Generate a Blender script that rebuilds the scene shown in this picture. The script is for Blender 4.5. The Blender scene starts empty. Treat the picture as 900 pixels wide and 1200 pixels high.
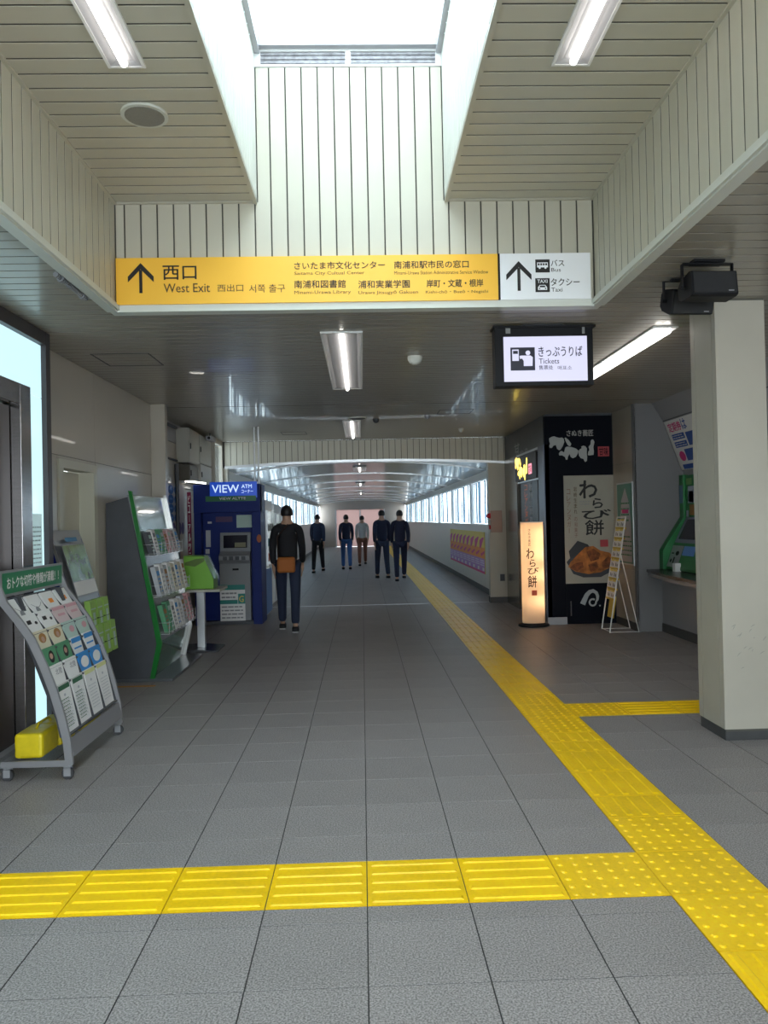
import bpy, bmesh, math, random
from mathutils import Vector, Matrix
random.seed(7)
S = bpy.context.scene
COL = S.collection

# ------------------------------------------------------------------ camera, sky, exposure
F_PX = 911.37
YAW, PIT, ROL = .0283, .0095, -.0214
CAM = Vector((.0113, 0, 1.5075))
_fw = Vector((math.sin(YAW)*math.cos(PIT), math.cos(YAW)*math.cos(PIT), math.sin(PIT)))
_r = Vector((math.cos(YAW), -math.sin(YAW), 0)); _u = _r.cross(_fw)
_c, _s = math.cos(ROL), math.sin(ROL)
_r, _u = _c*_r+_s*_u, -_s*_r+_c*_u
cd = bpy.data.cameras.new('camera'); cam = bpy.data.objects.new('camera', cd); COL.objects.link(cam)
cd.sensor_fit = 'VERTICAL'; cd.sensor_height = 36; cd.lens = F_PX/1200*36; cd.clip_end = 300
M = Matrix.Identity(4)
for i in range(3):
    M[i][0] = _r[i]; M[i][1] = _u[i]; M[i][2] = -_fw[i]; M[i][3] = CAM[i]
cam.matrix_world = M
S.camera = cam
S.view_settings.view_transform = 'Standard'; S.view_settings.look = 'None'
S.view_settings.gamma = 1; S.view_settings.use_curve_mapping = False
S.view_settings.exposure = 0.42
w = bpy.data.worlds.new('world'); S.world = w; w.use_nodes = True
bg = w.node_tree.nodes['Background']; bg.inputs[0].default_value = (.84, .945, 1, 1); bg.inputs[1].default_value = 5.6

def portal(loc, rot, sx, sy):
    l = bpy.data.lights.new('daylight_portal', 'AREA'); l.shape = 'RECTANGLE'; l.size = sx; l.size_y = sy
    l.cycles.is_portal = True
    o = bpy.data.objects.new('daylight_portal', l); o.location = loc; o.rotation_euler = rot; COL.objects.link(o)

def at(x, y, ax, v):
    d = _fw+(x-450)/F_PX*_r-(y-600)/F_PX*_u
    i = 'xyz'.index(ax); return CAM+d*((v-CAM[i])/d[i])

# ------------------------------------------------------------------ materials
MATS = {}
def mat(name, col, rough=.5, metal=0, emit=0, noise=0, scale=8, bump=0, spec=.5, coat=0, rnd=0, ecol=None, speck=None, stretch=None):
    if name in MATS: return MATS[name]
    m = bpy.data.materials.new(name); m.use_nodes = True; nt = m.node_tree; b = nt.nodes['Principled BSDF']
    b.inputs['Base Color'].default_value = (*col, 1); b.inputs['Roughness'].default_value = rough
    b.inputs['Metallic'].default_value = metal; b.inputs['Specular IOR Level'].default_value = spec
    b.inputs['Coat Weight'].default_value = coat
    if emit:
        b.inputs['Emission Color'].default_value = (*(ecol or col), 1); b.inputs['Emission Strength'].default_value = emit
    src = None
    if noise or bump or rnd or speck:
        tc = nt.nodes.new('ShaderNodeTexCoord'); vec = tc.outputs['Object']
        if stretch:
            mp = nt.nodes.new('ShaderNodeMapping'); mp.inputs['Scale'].default_value = stretch
            nt.links.new(vec, mp.inputs[0]); vec = mp.outputs[0]
    if noise or bump:
        n = nt.nodes.new('ShaderNodeTexNoise'); n.inputs['Scale'].default_value = scale; n.inputs['Detail'].default_value = 5
        nt.links.new(vec, n.inputs['Vector'])
        if noise:
            mr = nt.nodes.new('ShaderNodeMapRange'); mr.inputs[1].default_value = .3; mr.inputs[2].default_value = .7
            mr.inputs[3].default_value = 1-noise; mr.inputs[4].default_value = 1+noise
            nt.links.new(n.outputs[0], mr.inputs[0]); src = mr.outputs[0]
        if bump:
            bp = nt.nodes.new('ShaderNodeBump'); bp.inputs['Strength'].default_value = bump; bp.inputs['Distance'].default_value = .01
            nt.links.new(n.outputs[0], bp.inputs['Height']); nt.links.new(bp.outputs[0], b.inputs['Normal'])
    if rnd:
        oi = nt.nodes.new('ShaderNodeObjectInfo'); mr = nt.nodes.new('ShaderNodeMapRange')
        mr.inputs[3].default_value = 1-rnd; mr.inputs[4].default_value = 1+rnd
        nt.links.new(oi.outputs['Random'], mr.inputs[0])
        if src:
            mu = nt.nodes.new('ShaderNodeMath'); mu.operation = 'MULTIPLY'
            nt.links.new(src, mu.inputs[0]); nt.links.new(mr.outputs[0], mu.inputs[1]); src = mu.outputs[0]
        else: src = mr.outputs[0]
    if speck:
        n2 = nt.nodes.new('ShaderNodeTexNoise'); n2.inputs['Scale'].default_value = speck[0]; n2.inputs['Detail'].default_value = 2
        ge = nt.nodes.new('ShaderNodeNewGeometry'); nt.links.new(ge.outputs['Position'], n2.inputs['Vector'])
        mr = nt.nodes.new('ShaderNodeMapRange'); mr.inputs[1].default_value = .35; mr.inputs[2].default_value = .65
        mr.inputs[3].default_value = 1-speck[1]; mr.inputs[4].default_value = 1+speck[1]
        nt.links.new(n2.outputs[0], mr.inputs[0])
        if src:
            mu = nt.nodes.new('ShaderNodeMath'); mu.operation = 'MULTIPLY'
            nt.links.new(src, mu.inputs[0]); nt.links.new(mr.outputs[0], mu.inputs[1]); src = mu.outputs[0]
        else: src = mr.outputs[0]
    if src:
        vm = nt.nodes.new('ShaderNodeVectorMath'); vm.operation = 'SCALE'; vm.inputs[0].default_value = col
        nt.links.new(src, vm.inputs['Scale']); nt.links.new(vm.outputs[0], b.inputs['Base Color'])
    MATS[name] = m; return m

def glass(name, col=(1, 1, 1), fac=.08, rough=.02):
    if name in MATS: return MATS[name]
    m = bpy.data.materials.new(name); m.use_nodes = True; nt = m.node_tree; nt.nodes.clear()
    o = nt.nodes.new('ShaderNodeOutputMaterial'); mx = nt.nodes.new('ShaderNodeMixShader'); t = nt.nodes.new('ShaderNodeBsdfTransparent')
    g = nt.nodes.new('ShaderNodeBsdfGlossy'); t.inputs[0].default_value = (*col, 1); g.inputs['Roughness'].default_value = rough
    mx.inputs[0].default_value = fac
    nt.links.new(t.outputs[0], mx.inputs[1]); nt.links.new(g.outputs[0], mx.inputs[2]); nt.links.new(mx.outputs[0], o.inputs[0])
    MATS[name] = m; return m
def paper_skin(name, col, mixf=.75):
    m = bpy.data.materials.new(name); m.use_nodes = True; nt = m.node_tree; nt.nodes.clear()
    o = nt.nodes.new('ShaderNodeOutputMaterial'); mx = nt.nodes.new('ShaderNodeMixShader'); t = nt.nodes.new('ShaderNodeBsdfTranslucent')
    g = nt.nodes.new('ShaderNodeBsdfDiffuse'); t.inputs[0].default_value = (*col, 1); g.inputs[0].default_value = (*col, 1)
    mx.inputs[0].default_value = 1-mixf
    nt.links.new(t.outputs[0], mx.inputs[1]); nt.links.new(g.outputs[0], mx.inputs[2]); nt.links.new(mx.outputs[0], o.inputs[0])
    MATS[name] = m; return m

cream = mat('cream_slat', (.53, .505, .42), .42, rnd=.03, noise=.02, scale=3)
white_cream = mat('shaft_slat', (.62, .63, .58), .45, rnd=.02)
gap = mat('slat_gap', (.10, .095, .08), .8)
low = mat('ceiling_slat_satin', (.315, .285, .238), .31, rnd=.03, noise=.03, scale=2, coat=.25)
corr = mat('corridor_slat', (.62, .62, .59), .22, coat=.3, rnd=.03)
panel = mat('wall_panel_satin', (.43, .385, .32), .3, noise=.03, scale=2, coat=.2)
pillar_m = mat('pillar_paint', (.47, .435, .365), .45, noise=.05, scale=2.5)
tile_m = mat('granite_tile', (.285, .260, .254), .45, rnd=.035, noise=.09, scale=2.2, speck=(150, .50))
grout = mat('grout', (.055, .053, .052), .9)
yel = mat('tactile_yellow', (1.0, .61, .001), .40, rnd=.05, noise=.09, scale=5, speck=(60, .05))
steel = mat('brushed_steel', (.45, .44, .43), .28, 1, noise=.08, scale=3, stretch=(1, 1, 30))
alu = mat('aluminium', (.62, .63, .65), .35, .8)
greyp = mat('grey_paint', (.34, .34, .36), .4, .2, noise=.04)
dgrey = mat('dark_grey', (.055, .058, .068), .5, noise=.1)
black = mat('black_plastic', (.008, .008, .010), .5, spec=.2)
blackboard = mat('navy_black_board', (.002, .003, .008), .6, spec=.12)
brown = mat('dark_brown', (.028, .013, .010), .35)
brframe = mat('bronze_frame', (.05, .042, .045), .4, .3)
baseb = mat('skirting', (.06, .06, .062), .5, noise=.1)
white = mat('white', (.8, .8, .8), .5)
paper = mat('paper', (.78, .77, .76), .6)
red = mat('red', (.6, .02, .03), .4)
blue = mat('machine_blue', (.002, .016, .15), .5, spec=.25)
ltblue = mat('light_blue', (.10, .26, .62), .4)
green = mat('stand_green', (.005, .16, .02), .3, coat=.3)
lime = mat('lime', (.17, .42, .03), .45)
leafgreen = mat('leaflet_green', (.30, .50, .10), .45)
dgreen = mat('poster_green', (.02, .20, .09), .4)
orange = mat('sign_yellow', (.86, .47, .045), .4, emit=.06)
ink = mat('ink', (.012, .010, .010), .6)
inkb = mat('brown_ink', (.09, .05, .015), .6)
greyink = mat('grey_ink', (.25, .25, .27), .6)
signwhite = mat('sign_white', (.72, .74, .77), .4, emit=.12)
tube = mat('lamp_tube', (1, 1, 1), .5, emit=5, ecol=(1, .95, .88))
tubelow = mat('lamp_tube_soft', (1, 1, 1), .5, emit=6, ecol=(1, .95, .87))
refl = mat('lamp_reflector', (.38, .38, .40), .4)
scr = mat('screen_white', (.1, .1, .1), .3, emit=.72, ecol=(.74, .74, 1))
scrink = mat('screen_ink', (.01, .01, .03), .4)
litglass = mat('lit_frosted_glass', (.3, .38, .4), .12, emit=.78, ecol=(.60, .92, 1), noise=0)  # emission stands in for daylight coming through from behind the glass
magenta = mat('magenta', (.65, .04, .22), .5)
purple = mat('purple', (.50, .25, .62), .5)
orange2 = mat('poster_orange', (.85, .28, .03), .5)
yellow2 = mat('poster_yellow', (.80, .62, .10), .5)
sky_b = mat('sky_blue', (.02, .22, .65), .45)
kinako = mat('kinako_brown', (.40, .13, .025), .7, noise=.6, scale=9)
skin = mat('skin', (.55, .33, .23), .5)
pane_g = glass('clear_pane', (.93, .97, .98), .06)
acryl = glass('acrylic', (.9, .93, .92), .12, .05)

# ------------------------------------------------------------------ mesh builder
ORG = {}
class MB:
    def __init__(s): s.v = []; s.f = []; s.m = []; s.cur = 0
    def mi(s, i): s.cur = i; return s
    def add(s, vs, fs):
        n = len(s.v); s.v += [tuple(p) for p in vs]
        for f in fs: s.f.append([n+i for i in f]); s.m.append(s.cur)
        return s
    def box(s, x0, x1, y0, y1, z0, z1):
        return s.add([(x0, y0, z0), (x1, y0, z0), (x1, y1, z0), (x0, y1, z0), (x0, y0, z1), (x1, y0, z1), (x1, y1, z1), (x0, y1, z1)],
              [(0, 3, 2, 1), (4, 5, 6, 7), (0, 1, 5, 4), (1, 2, 6, 5), (2, 3, 7, 6), (3, 0, 4, 7)])
    def obox(s, c, a, b, n):
        c, a, b, n = map(Vector, (c, a, b, n)); vs = []
        for k in (-1, 1):
            for p, q in ((-1, -1), (1, -1), (1, 1), (-1, 1)): vs.append(c+a*p+b*q+n*k)
        return s.add(vs, [(0, 3, 2, 1), (4, 5, 6, 7), (0, 1, 5, 4), (1, 2, 6, 5), (2, 3, 7, 6), (3, 0, 4, 7)])
    def prism(s, pts, ax, a, b):
        def P(p, t): return (t, p[0], p[1]) if ax == 'x' else (p[0], t, p[1]) if ax == 'y' else (p[0], p[1], t)
        n = len(pts); vs = [P(p, a) for p in pts]+[P(p, b) for p in pts]
        return s.add(vs, [list(range(n))[::-1], list(range(n, 2*n))]+[(i, (i+1) % n, n+(i+1) % n, n+i) for i in range(n)])
    def cyl(s, p0, p1, r0, r1=None, n=14, caps=True):
        r1 = r0 if r1 is None else r1; p0 = Vector(p0); p1 = Vector(p1); d = (p1-p0).normalized()
        a = d.orthogonal().normalized(); b = d.cross(a); vs = []
        for p, r in ((p0, r0), (p1, r1)):
            for i in range(n):
                t = 2*math.pi*i/n; vs.append(p+(a*math.cos(t)+b*math.sin(t))*r)
        fs = [(i, (i+1) % n, n+(i+1) % n, n+i) for i in range(n)]
        if caps: fs += [list(range(n))[::-1], list(range(n, 2*n))]
        return s.add(vs, fs)
    def tube(s, path, r, n=6):
        for a, b in zip(path, path[1:]): s.cyl(a, b, r, n=n)
        return s
    def lathe(s, prof, c, n=20, sx=1, sy=1):
        c = Vector(c); vs = []
        for r, z in prof:
            for i in range(n):
                t = 2*math.pi*i/n; vs.append(c+Vector((math.cos(t)*r*sx, math.sin(t)*r*sy, z)))
        fs = []
        for k in range(len(prof)-1):
            for i in range(n): fs.append((k*n+i, k*n+(i+1) % n, (k+1)*n+(i+1) % n, (k+1)*n+i))
        fs += [list(range(n))[::-1], [(len(prof)-1)*n+i for i in range(n)]]
        return s.add(vs, fs)
    def quad(s, fr, x0, y0, x1, y1, e=.001):
        o, a, b = fr; n = a.cross(b)
        return s.add([o+a*x+b*y+n*e for x, y in ((x0, y0), (x1, y0), (x1, y1), (x0, y1))], [(0, 1, 2, 3)])
    def poly(s, fr, pts, e=.001):
        o, a, b = fr; n = a.cross(b)
        return s.add([o+a*x+b*y+n*e for x, y in pts], [list(range(len(pts)))])
    def ribbon(s, fr, pts, ws, e=.001):
        L = []; R = []
        for i, p in enumerate(pts):
            q0 = pts[max(0, i-1)]; q1 = pts[min(len(pts)-1, i+1)]
            dx, dy = q1[0]-q0[0], q1[1]-q0[1]; l = math.hypot(dx, dy) or 1
            w_ = ws[i] if isinstance(ws, (list, tuple)) else ws
            L.append((p[0]-dy/l*w_/2, p[1]+dx/l*w_/2)); R.append((p[0]+dy/l*w_/2, p[1]-dx/l*w_/2))
        for i in range(len(pts)-1): s.poly(fr, [R[i], R[i+1], L[i+1], L[i]], e)
        return s
    def disc(s, fr, cx, cy, r, ry=None, n=20, e=.001):
        ry = ry or r
        return s.poly(fr, [(cx+r*math.cos(2*math.pi*i/n), cy+ry*math.sin(2*math.pi*i/n)) for i in range(n)], e)
    def mesh(s, name, mats, off=Vector((0, 0, 0)), smooth=False, flat=False):
        me = bpy.data.meshes.new(name); me.from_pydata([tuple(Vector(p)-off) for p in s.v], [], s.f)
        for m_ in (mats if isinstance(mats, (list, tuple)) else [mats]): me.materials.append(m_)
        me.polygons.foreach_set('material_index', s.m)
        if not flat:
            b = bmesh.new(); b.from_mesh(me); bmesh.ops.recalc_face_normals(b, faces=b.faces); b.to_mesh(me); b.free()
        if smooth:
            me.polygons.foreach_set('use_smooth', [True]*len(me.polygons))
            try: me.set_sharp_from_angle(angle=math.radians(40))
            except Exception: pass
        me.update(); return me
    def build(s, name, mats, parent=None, smooth=False, flat=False, bevel=0, label=None, kind=None):
        if parent is not None: off = ORG[parent.name]
        else:
            xs = [p[0] for p in s.v]; ys = [p[1] for p in s.v]; zs = [p[2] for p in s.v]
            off = Vector(((min(xs)+max(xs))/2, (min(ys)+max(ys))/2, min(zs)))
        o = bpy.data.objects.new(name, s.mesh(name, mats, off, smooth, flat)); COL.objects.link(o)
        if parent is not None: o.parent = parent
        else: o.location = off
        ORG[o.name] = off
        if bevel:
            bv = o.modifiers.new('bevel', 'BEVEL'); bv.width = bevel; bv.segments = 2; bv.limit_method = 'ANGLE'; bv.angle_limit = .7
        if label: o['label'] = label
        if kind: o['kind'] = kind
        return o

def box(*a): return MB().box(*a)
def tag(o, label, cat, group=None):
    assert 4 <= len(label.split()) <= 16, label
    o['label'] = label; o['category'] = cat
    if group: o['group'] = group
    return o
def thing(name, label, cat, loc, group=None):
    o = bpy.data.objects.new(name, None); o.empty_display_size = .1; COL.objects.link(o); o.location = loc
    ORG[o.name] = Vector(loc); return tag(o, label, cat, group)
def struct(name, mb, m, parent=None, **k):
    o = mb.build(name, m, parent, **k)
    if parent is None: o['kind'] = 'structure'
    return o
def share(src, name, loc, parent):
    "a further piece that shares the mesh of src; loc in world coordinates of the piece's origin"
    o = bpy.data.objects.new(name, src); COL.objects.link(o); o.parent = parent; o.location = Vector(loc)-ORG[parent.name]; ORG[o.name] = Vector(loc); return o
def copy_tree(o, parent=None, delta=Vector((0, 0, 0))):
    c = o.copy(); COL.objects.link(c); c.parent = parent
    if parent is None: c.location = o.location+delta
    ORG[c.name] = ORG[o.name]+delta
    for ch in [x for x in o.children]: copy_tree(ch, c, delta)
    return c

X, Y, Z = Vector((1, 0, 0)), Vector((0, 1, 0)), Vector((0, 0, 1))
def fr_front(x, y, z): return (Vector((x, y, z)), X, Z)        # faces the camera side (-y)
def fr_left(x, y, z): return (Vector((x, y, z)), -Y, Z)        # faces -x (things on the right wall)
def fr_right(x, y, z): return (Vector((x, y, z)), Y, Z)        # faces +x (things on the left wall)

TC = {}
def glyphs(body, bold=0, res=2):
    k = (body, bold)
    if k not in TC:
        c = bpy.data.curves.new('t', 'FONT'); c.body = body; c.size = 1; c.resolution_u = res; c.offset = bold; c.fill_mode = 'FRONT'
        o = bpy.data.objects.new('t', c); me = bpy.data.meshes.new_from_object(o)
        vs = [(v.co.x, v.co.y) for v in me.vertices]; fs = [list(p.vertices) for p in me.polygons]
        bpy.data.objects.remove(o); bpy.data.meshes.remove(me); bpy.data.curves.remove(c)
        TC[k] = (vs, fs)
    return TC[k]
def put(mb, body, fr, x, y, w_, h, bold=0, e=.002):
    if bold > 0:
        q = h*bold*(.9 if len(body) > 1 else .6)
        for i, (dx, dy) in enumerate(((-q, 0), (q, 0), (0, q), (0, -q))): put(mb, body, fr, x+dx, y+dy, w_, h, 0, e+i*.00005)
        return mb
    vs, fs = glyphs(body, 0)
    if not vs: return mb
    x0 = min(v[0] for v in vs); x1 = max(v[0] for v in vs); y0 = min(v[1] for v in vs); y1 = max(v[1] for v in vs)
    o, a, b = fr; n = a.cross(b)
    return mb.add([o+a*(x+(v[0]-x0)/(x1-x0)*w_)+b*(y+(v[1]-y0)/(y1-y0)*h)+n*e for v in vs], fs)
def vput(mb, body, fr, x, y, w_, h, bold=0, e=.002):
    n = len(body); ch = h/n
    for i, c in enumerate(body):
        if c == 'ー': mb.quad(fr, x+w_*.42, y+h-ch*(i+.85), x+w_*.55, y+h-ch*(i+.12), e); continue
        put(mb, c, fr, x+w_*.05, y+h-ch*(i+.9), w_*.9, ch*.82, bold, e)
    return mb
def lines(mb, fr, x, y, w_, h, n, e=.0015, seed=0, fill=.45):
    rn = random.Random(seed)
    for i in range(n):
        y0 = y+h-(i+.5)/n*h; xx = x
        while xx < x+w_*.92:
            l = min(rn.uniform(.08, .3)*w_, x+w_-xx); mb.quad(fr, xx, y0-h/n*fill/2, xx+l, y0+h/n*fill/2, e); xx += l+.04*w_
    return mb

ZL, ZU, ZS = 2.92, 3.61, 4.62         # lower ceiling, upper ceiling, skylight
WX0, WX1, WY = -1.565, 1.59, 5.115    # light well
SX0, SX1 = -.635, .60                 # shaft
YB, YE = -3.0, -4.5                   # back of the well, end of what is built behind the camera
YC = 13.65                            # cross beam

# ------------------------------------------------------------------ floor
fl = struct('floor', MB().box(-3.2, 5.2, YE, 46, -.12, -.006), grout)
G = .4; XG0, YG0 = 0.0, 2.928
bands = [(-2.8, 1.2, 3.05, 3.45), (1.2, 1.6, YE, 46), (1.6, 4.0, 5.80, 6.20)]
TMESH = {}
def tile_mesh(w_, d, gx=.0022, gy=.0016):
    k = (round(w_, 3), round(d, 3))
    if k not in TMESH:
        mb = MB(); c = .0012
        x0, x1, y0, y1 = gx, w_-gx, gy, d-gy
        mb.add([(x0, y0, -.008), (x1, y0, -.008), (x1, y1, -.008), (x0, y1, -.008), (x0, y0, -c), (x1, y0, -c), (x1, y1, -c), (x0, y1, -c),
                (x0+c, y0+c, 0), (x1-c, y0+c, 0), (x1-c, y1-c, 0), (x0+c, y1-c, 0)],
               [(0, 1, 5, 4), (1, 2, 6, 5), (2, 3, 7, 6), (3, 0, 4, 7), (4, 5, 9, 8), (5, 6, 10, 9), (6, 7, 11, 10), (7, 4, 8, 11), (8, 9, 10, 11)])
        for q in range(4): mb.m[q] = 1
        TMESH[k] = mb.mesh('floor_tile', [tile_m, grout], flat=True)
    return TMESH[k]
def cut(rect, b):
    x0, x1, y0, y1 = rect; a0, a1, c0, c1 = b
    if x1 <= a0+1e-4 or x0 >= a1-1e-4 or y1 <= c0+1e-4 or y0 >= c1-1e-4: return [rect]
    out = []
    if y0 < c0: out.append((x0, x1, y0, c0))
    if y1 > c1: out.append((x0, x1, c1, y1))
    yy0, yy1 = max(y0, c0), min(y1, c1)
    if x0 < a0: out.append((x0, a0, yy0, yy1))
    if x1 > a1: out.append((a1, x1, yy0, yy1))
    return out
far = MB(); ntile = 0
tiles = []
for j in range(-19, 108):
    for i in range(-8, 13):
        x0 = XG0+i*G; y0 = YG0+j*G
        if y0 < YE or y0 > 45.5: continue
        if y0 > 14 and (i < -7 or i > 6): continue
        rs = [(x0, x0+G, y0, y0+G)]
        for b in bands: rs = [q for r_ in rs for q in cut(r_, b)]
        for r_ in rs:
            if r_[1]-r_[0] > .02 and r_[3]-r_[2] > .02: tiles.append(r_)
tiles.sort(key=lambda r_: (abs(r_[3]-3.5) if r_[3] > 1.4 and abs((r_[0]+r_[1])/2) < .62*r_[3]+.3 else 99+abs(r_[3])))
for k, r_ in enumerate(tiles):
    if k < 285:
        share(tile_mesh(r_[1]-r_[0], r_[3]-r_[2]), 'floor_tile', (r_[0], r_[2], 0), fl)
    else: far.add([(r_[0]+.0018, r_[2]+.0009, 0), (r_[1]-.0018, r_[2]+.0009, 0), (r_[1]-.0018, r_[3]-.0009, 0), (r_[0]+.0018, r_[3]-.0009, 0)], [(0, 1, 2, 3)])
far.build('floor_tile', tile_m, fl, flat=True, kind='stuff')

def tact(w_, d, kind):
    k = (round(w_, 3), round(d, 3), kind)
    if k in TMESH: return TMESH[k]
    mb = MB(); g = .0022; mb.box(g, w_-g, g, d-g, -.008, .001)
    H_ = .0058
    if kind == 'dot':
        nx = max(2, round(w_/.0667)); ny = max(2, round(d/.0667))
        for i in range(nx):
            for j in range(ny):
                cx, cy = (i+.5)*w_/nx, (j+.5)*d/ny; n = 8
                vs = [(cx+.0155*math.cos(2*math.pi*q/n), cy+.0155*math.sin(2*math.pi*q/n), .001) for q in range(n)]
                vs += [(cx+.0085*math.cos(2*math.pi*q/n), cy+.0085*math.sin(2*math.pi*q/n), H_) for q in range(n)]
                mb.add(vs, [(q, (q+1) % n, n+(q+1) % n, n+q) for q in range(n)]+[tuple(range(n, 2*n))])
    else:
        along = kind == 'bar_x'; L, W = (w_, d) if along else (d, w_); nb = 5
        for i in range(nb):
            c = (i+.5)*W/nb; a, b = .018, L-.018
            pr = [(c-.017, .001), (c-.011, H_), (c+.011, H_), (c+.017, .001)]
            P = (lambda l, q: (l, q[0], q[1])) if along else (lambda l, q: (q[0], l, q[1]))
            vs = [P(a, pr[0]), P(a+.008, pr[1]), P(a+.008, pr[2]), P(a, pr[3]), P(b, pr[0]), P(b-.008, pr[1]), P(b-.008, pr[2]), P(b, pr[3])]
            mb.add(vs, [(0, 1, 5, 4), (1, 2, 6, 5), (2, 3, 7, 6), (0, 3, 2, 1), (4, 5, 6, 7)])
    TMESH[k] = mb.mesh('tactile_tile', yel); return TMESH[k]
def tac(x, y, w_, d, kind): share(tact(w_, d, kind), 'tactile_tile', (x, y, 0), fl)
for i in range(-7, 2): tac(i*.4, 3.05, .4, .4, 'bar_x')
tac(.8, 3.05, .4, .4, 'dot')
for o in list(fl.children):      # the tile at x=.8 is dotted, drop the barred one laid there by the loop
    if o.name.startswith('tactile_tile') and abs(ORG[o.name].x-.8) < .01 and 'bar' in 'bar' and o.data == tact(.4, .4, 'bar_x'): bpy.data.objects.remove(o)
y = 2.65
while y > YE+.4: y -= .4; tac(1.2, y, .4, .4, 'bar_y')
for yy, d, k in ((2.65, .4, 'dot'), (3.05, .4, 'dot'), (3.45, .4, 'dot'), (3.85, .29, 'bar_y'), (4.14, .40, 'bar_y'), (4.54, .4, 'bar_y'), (4.94, .22, 'bar_y'),
                 (5.16, .22, 'bar_y'), (5.38, .42, 'dot'), (5.80, .40, 'dot'), (6.20, .38, 'dot')): tac(1.2, yy, .4, d, k)
y = 6.58
while y < 30: tac(1.2, y, .4, .4, 'bar_y'); y += .4
yf = MB().box(1.2, 1.6, y, 46, -.008, .004); yf.build('tactile_tile', yel, fl, kind='stuff')
for i in range(6): tac(1.6+i*.4, 5.80, .4, .4, 'dot' if i == 0 else 'bar_x')
MB().box(-2.37, 1.2, YC+.12, YC+.17, -.005, .002).box(1.6, 2.5, YC+.12, YC+.17, -.005, .002).build('threshold_strip', alu, fl)
MB().box(-2.44, -1.95, 7.30, 7.36, 0, .0012).build('floor_tape', mat('tape_orange', (.55, .25, .04), .6), fl)

# ------------------------------------------------------------------ slat helpers
def slats(parent, base, n0, n1, pitch, make, m, name='slat'):
    """make(a,b) -> MB of one slat between a and b"""
def slat_x(x0, x1, y0, z, pitch, up):          # ceiling slat running across, sharing a mesh by length
    pass
SM = {}
def lat_slat(parent, x0, x1, y0, z, pitch, m, name='slat'):
    k = (round(x1-x0, 3), round(pitch, 4), m.name)
    if k not in SM:
        L, p, g, c = x1-x0, pitch, .0045, .0015
        mb = MB(); g = .0052; mb.add([(0, g, .02), (0, g, c), (0, g+c, 0), (0, p-g-c, 0), (0, p-g, c), (0, p-g, .02), (L, g, .02), (L, g, c), (L, g+c, 0), (L, p-g-c, 0), (L, p-g, c), (L, p-g, .02)],
               [(0, 6, 7, 1), (1, 7, 8, 2), (2, 8, 9, 3), (3, 9, 10, 4), (4, 10, 11, 5), (0, 1, 2, 3, 4, 5), (6, 11, 10, 9, 8, 7)])
        mb.m[0] = 1; mb.m[4] = 1; SM[k] = mb.mesh('slat', [m, gap])  # slat sides coloured dark for the shadow in the joints
    return share(SM[k], name, (x0, y0, z), parent)
def vert_slat(parent, p, axis, pitch, z0, z1, m, face, name='slat'):
    """vertical slat; axis 'x': width along x, faces -y ; axis 'y': width along y, faces face(+1/-1) x"""
    k = (axis, round(pitch, 4), round(z1-z0, 3), face, m.name)
    if k not in SM:
        g, c, t, h = (.0045 if axis == 'x' else .0048), .0015, .012, z1-z0; w_ = pitch
        prof = [(g, t), (g, c), (g+c, 0), (w_-g-c, 0), (w_-g, c), (w_-g, t)]
        if axis == 'x': vs = [(a, b, 0) for a, b in prof]+[(a, b, h) for a, b in prof]
        else: vs = [(-face*b, a, 0) for a, b in prof]+[(-face*b, a, h) for a, b in prof]
        mb = MB(); mb.add(vs, [(i, i+1, 7+i, 6+i) for i in range(5)]+[(0, 1, 2, 3, 4, 5), (6, 7, 8, 9, 10, 11)])
        mb.m[0] = 1; mb.m[4] = 1; SM[k] = mb.mesh('slat', [m, gap])  # side faces darkened here too, joint shade put into the colour
    return share(SM[k], name, (*p, z0), parent)

# ------------------------------------------------------------------ ceilings
PL = .115
XR = 3.66                      # where the lower ceiling meets the right wall
c1 = struct('ceiling', MB().box(-2.75, WX0-.03, YE, WY+.02, ZL+.02, ZL+.06).box(WX1+.03, 5.0, YE, WY+.02, ZL+.02, ZL+.06).box(-2.75, 5.0, WY+.02, YC+.1, ZL+.02, ZL+.06), gap)
y = WY+.02-PL*38
k = 0
while y < WY-.01:
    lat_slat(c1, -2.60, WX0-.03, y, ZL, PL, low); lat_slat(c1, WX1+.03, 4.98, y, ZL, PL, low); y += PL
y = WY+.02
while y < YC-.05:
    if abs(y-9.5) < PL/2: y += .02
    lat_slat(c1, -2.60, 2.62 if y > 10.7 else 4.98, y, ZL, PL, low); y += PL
# access hatches and small ceiling marks
def hatch(x0, x1, y0, y1):
    t = .012; mb = MB().box(x0, x1, y0, y0+t, ZL-.003, ZL+.002).box(x0, x1, y1-t, y1, ZL-.003, ZL+.002).box(x0, x0+t, y0, y1, ZL-.003, ZL+.002).box(x1-t, x1, y0, y1, ZL-.003, ZL+.002)
    mb.build('access_hatch', dgrey, c1)
hatch(-2.20, -1.72, 6.45, 6.95); hatch(-1.25, -.85, 12.3, 12.7); hatch(1.05, 1.5, 10.1, 10.5)

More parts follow.
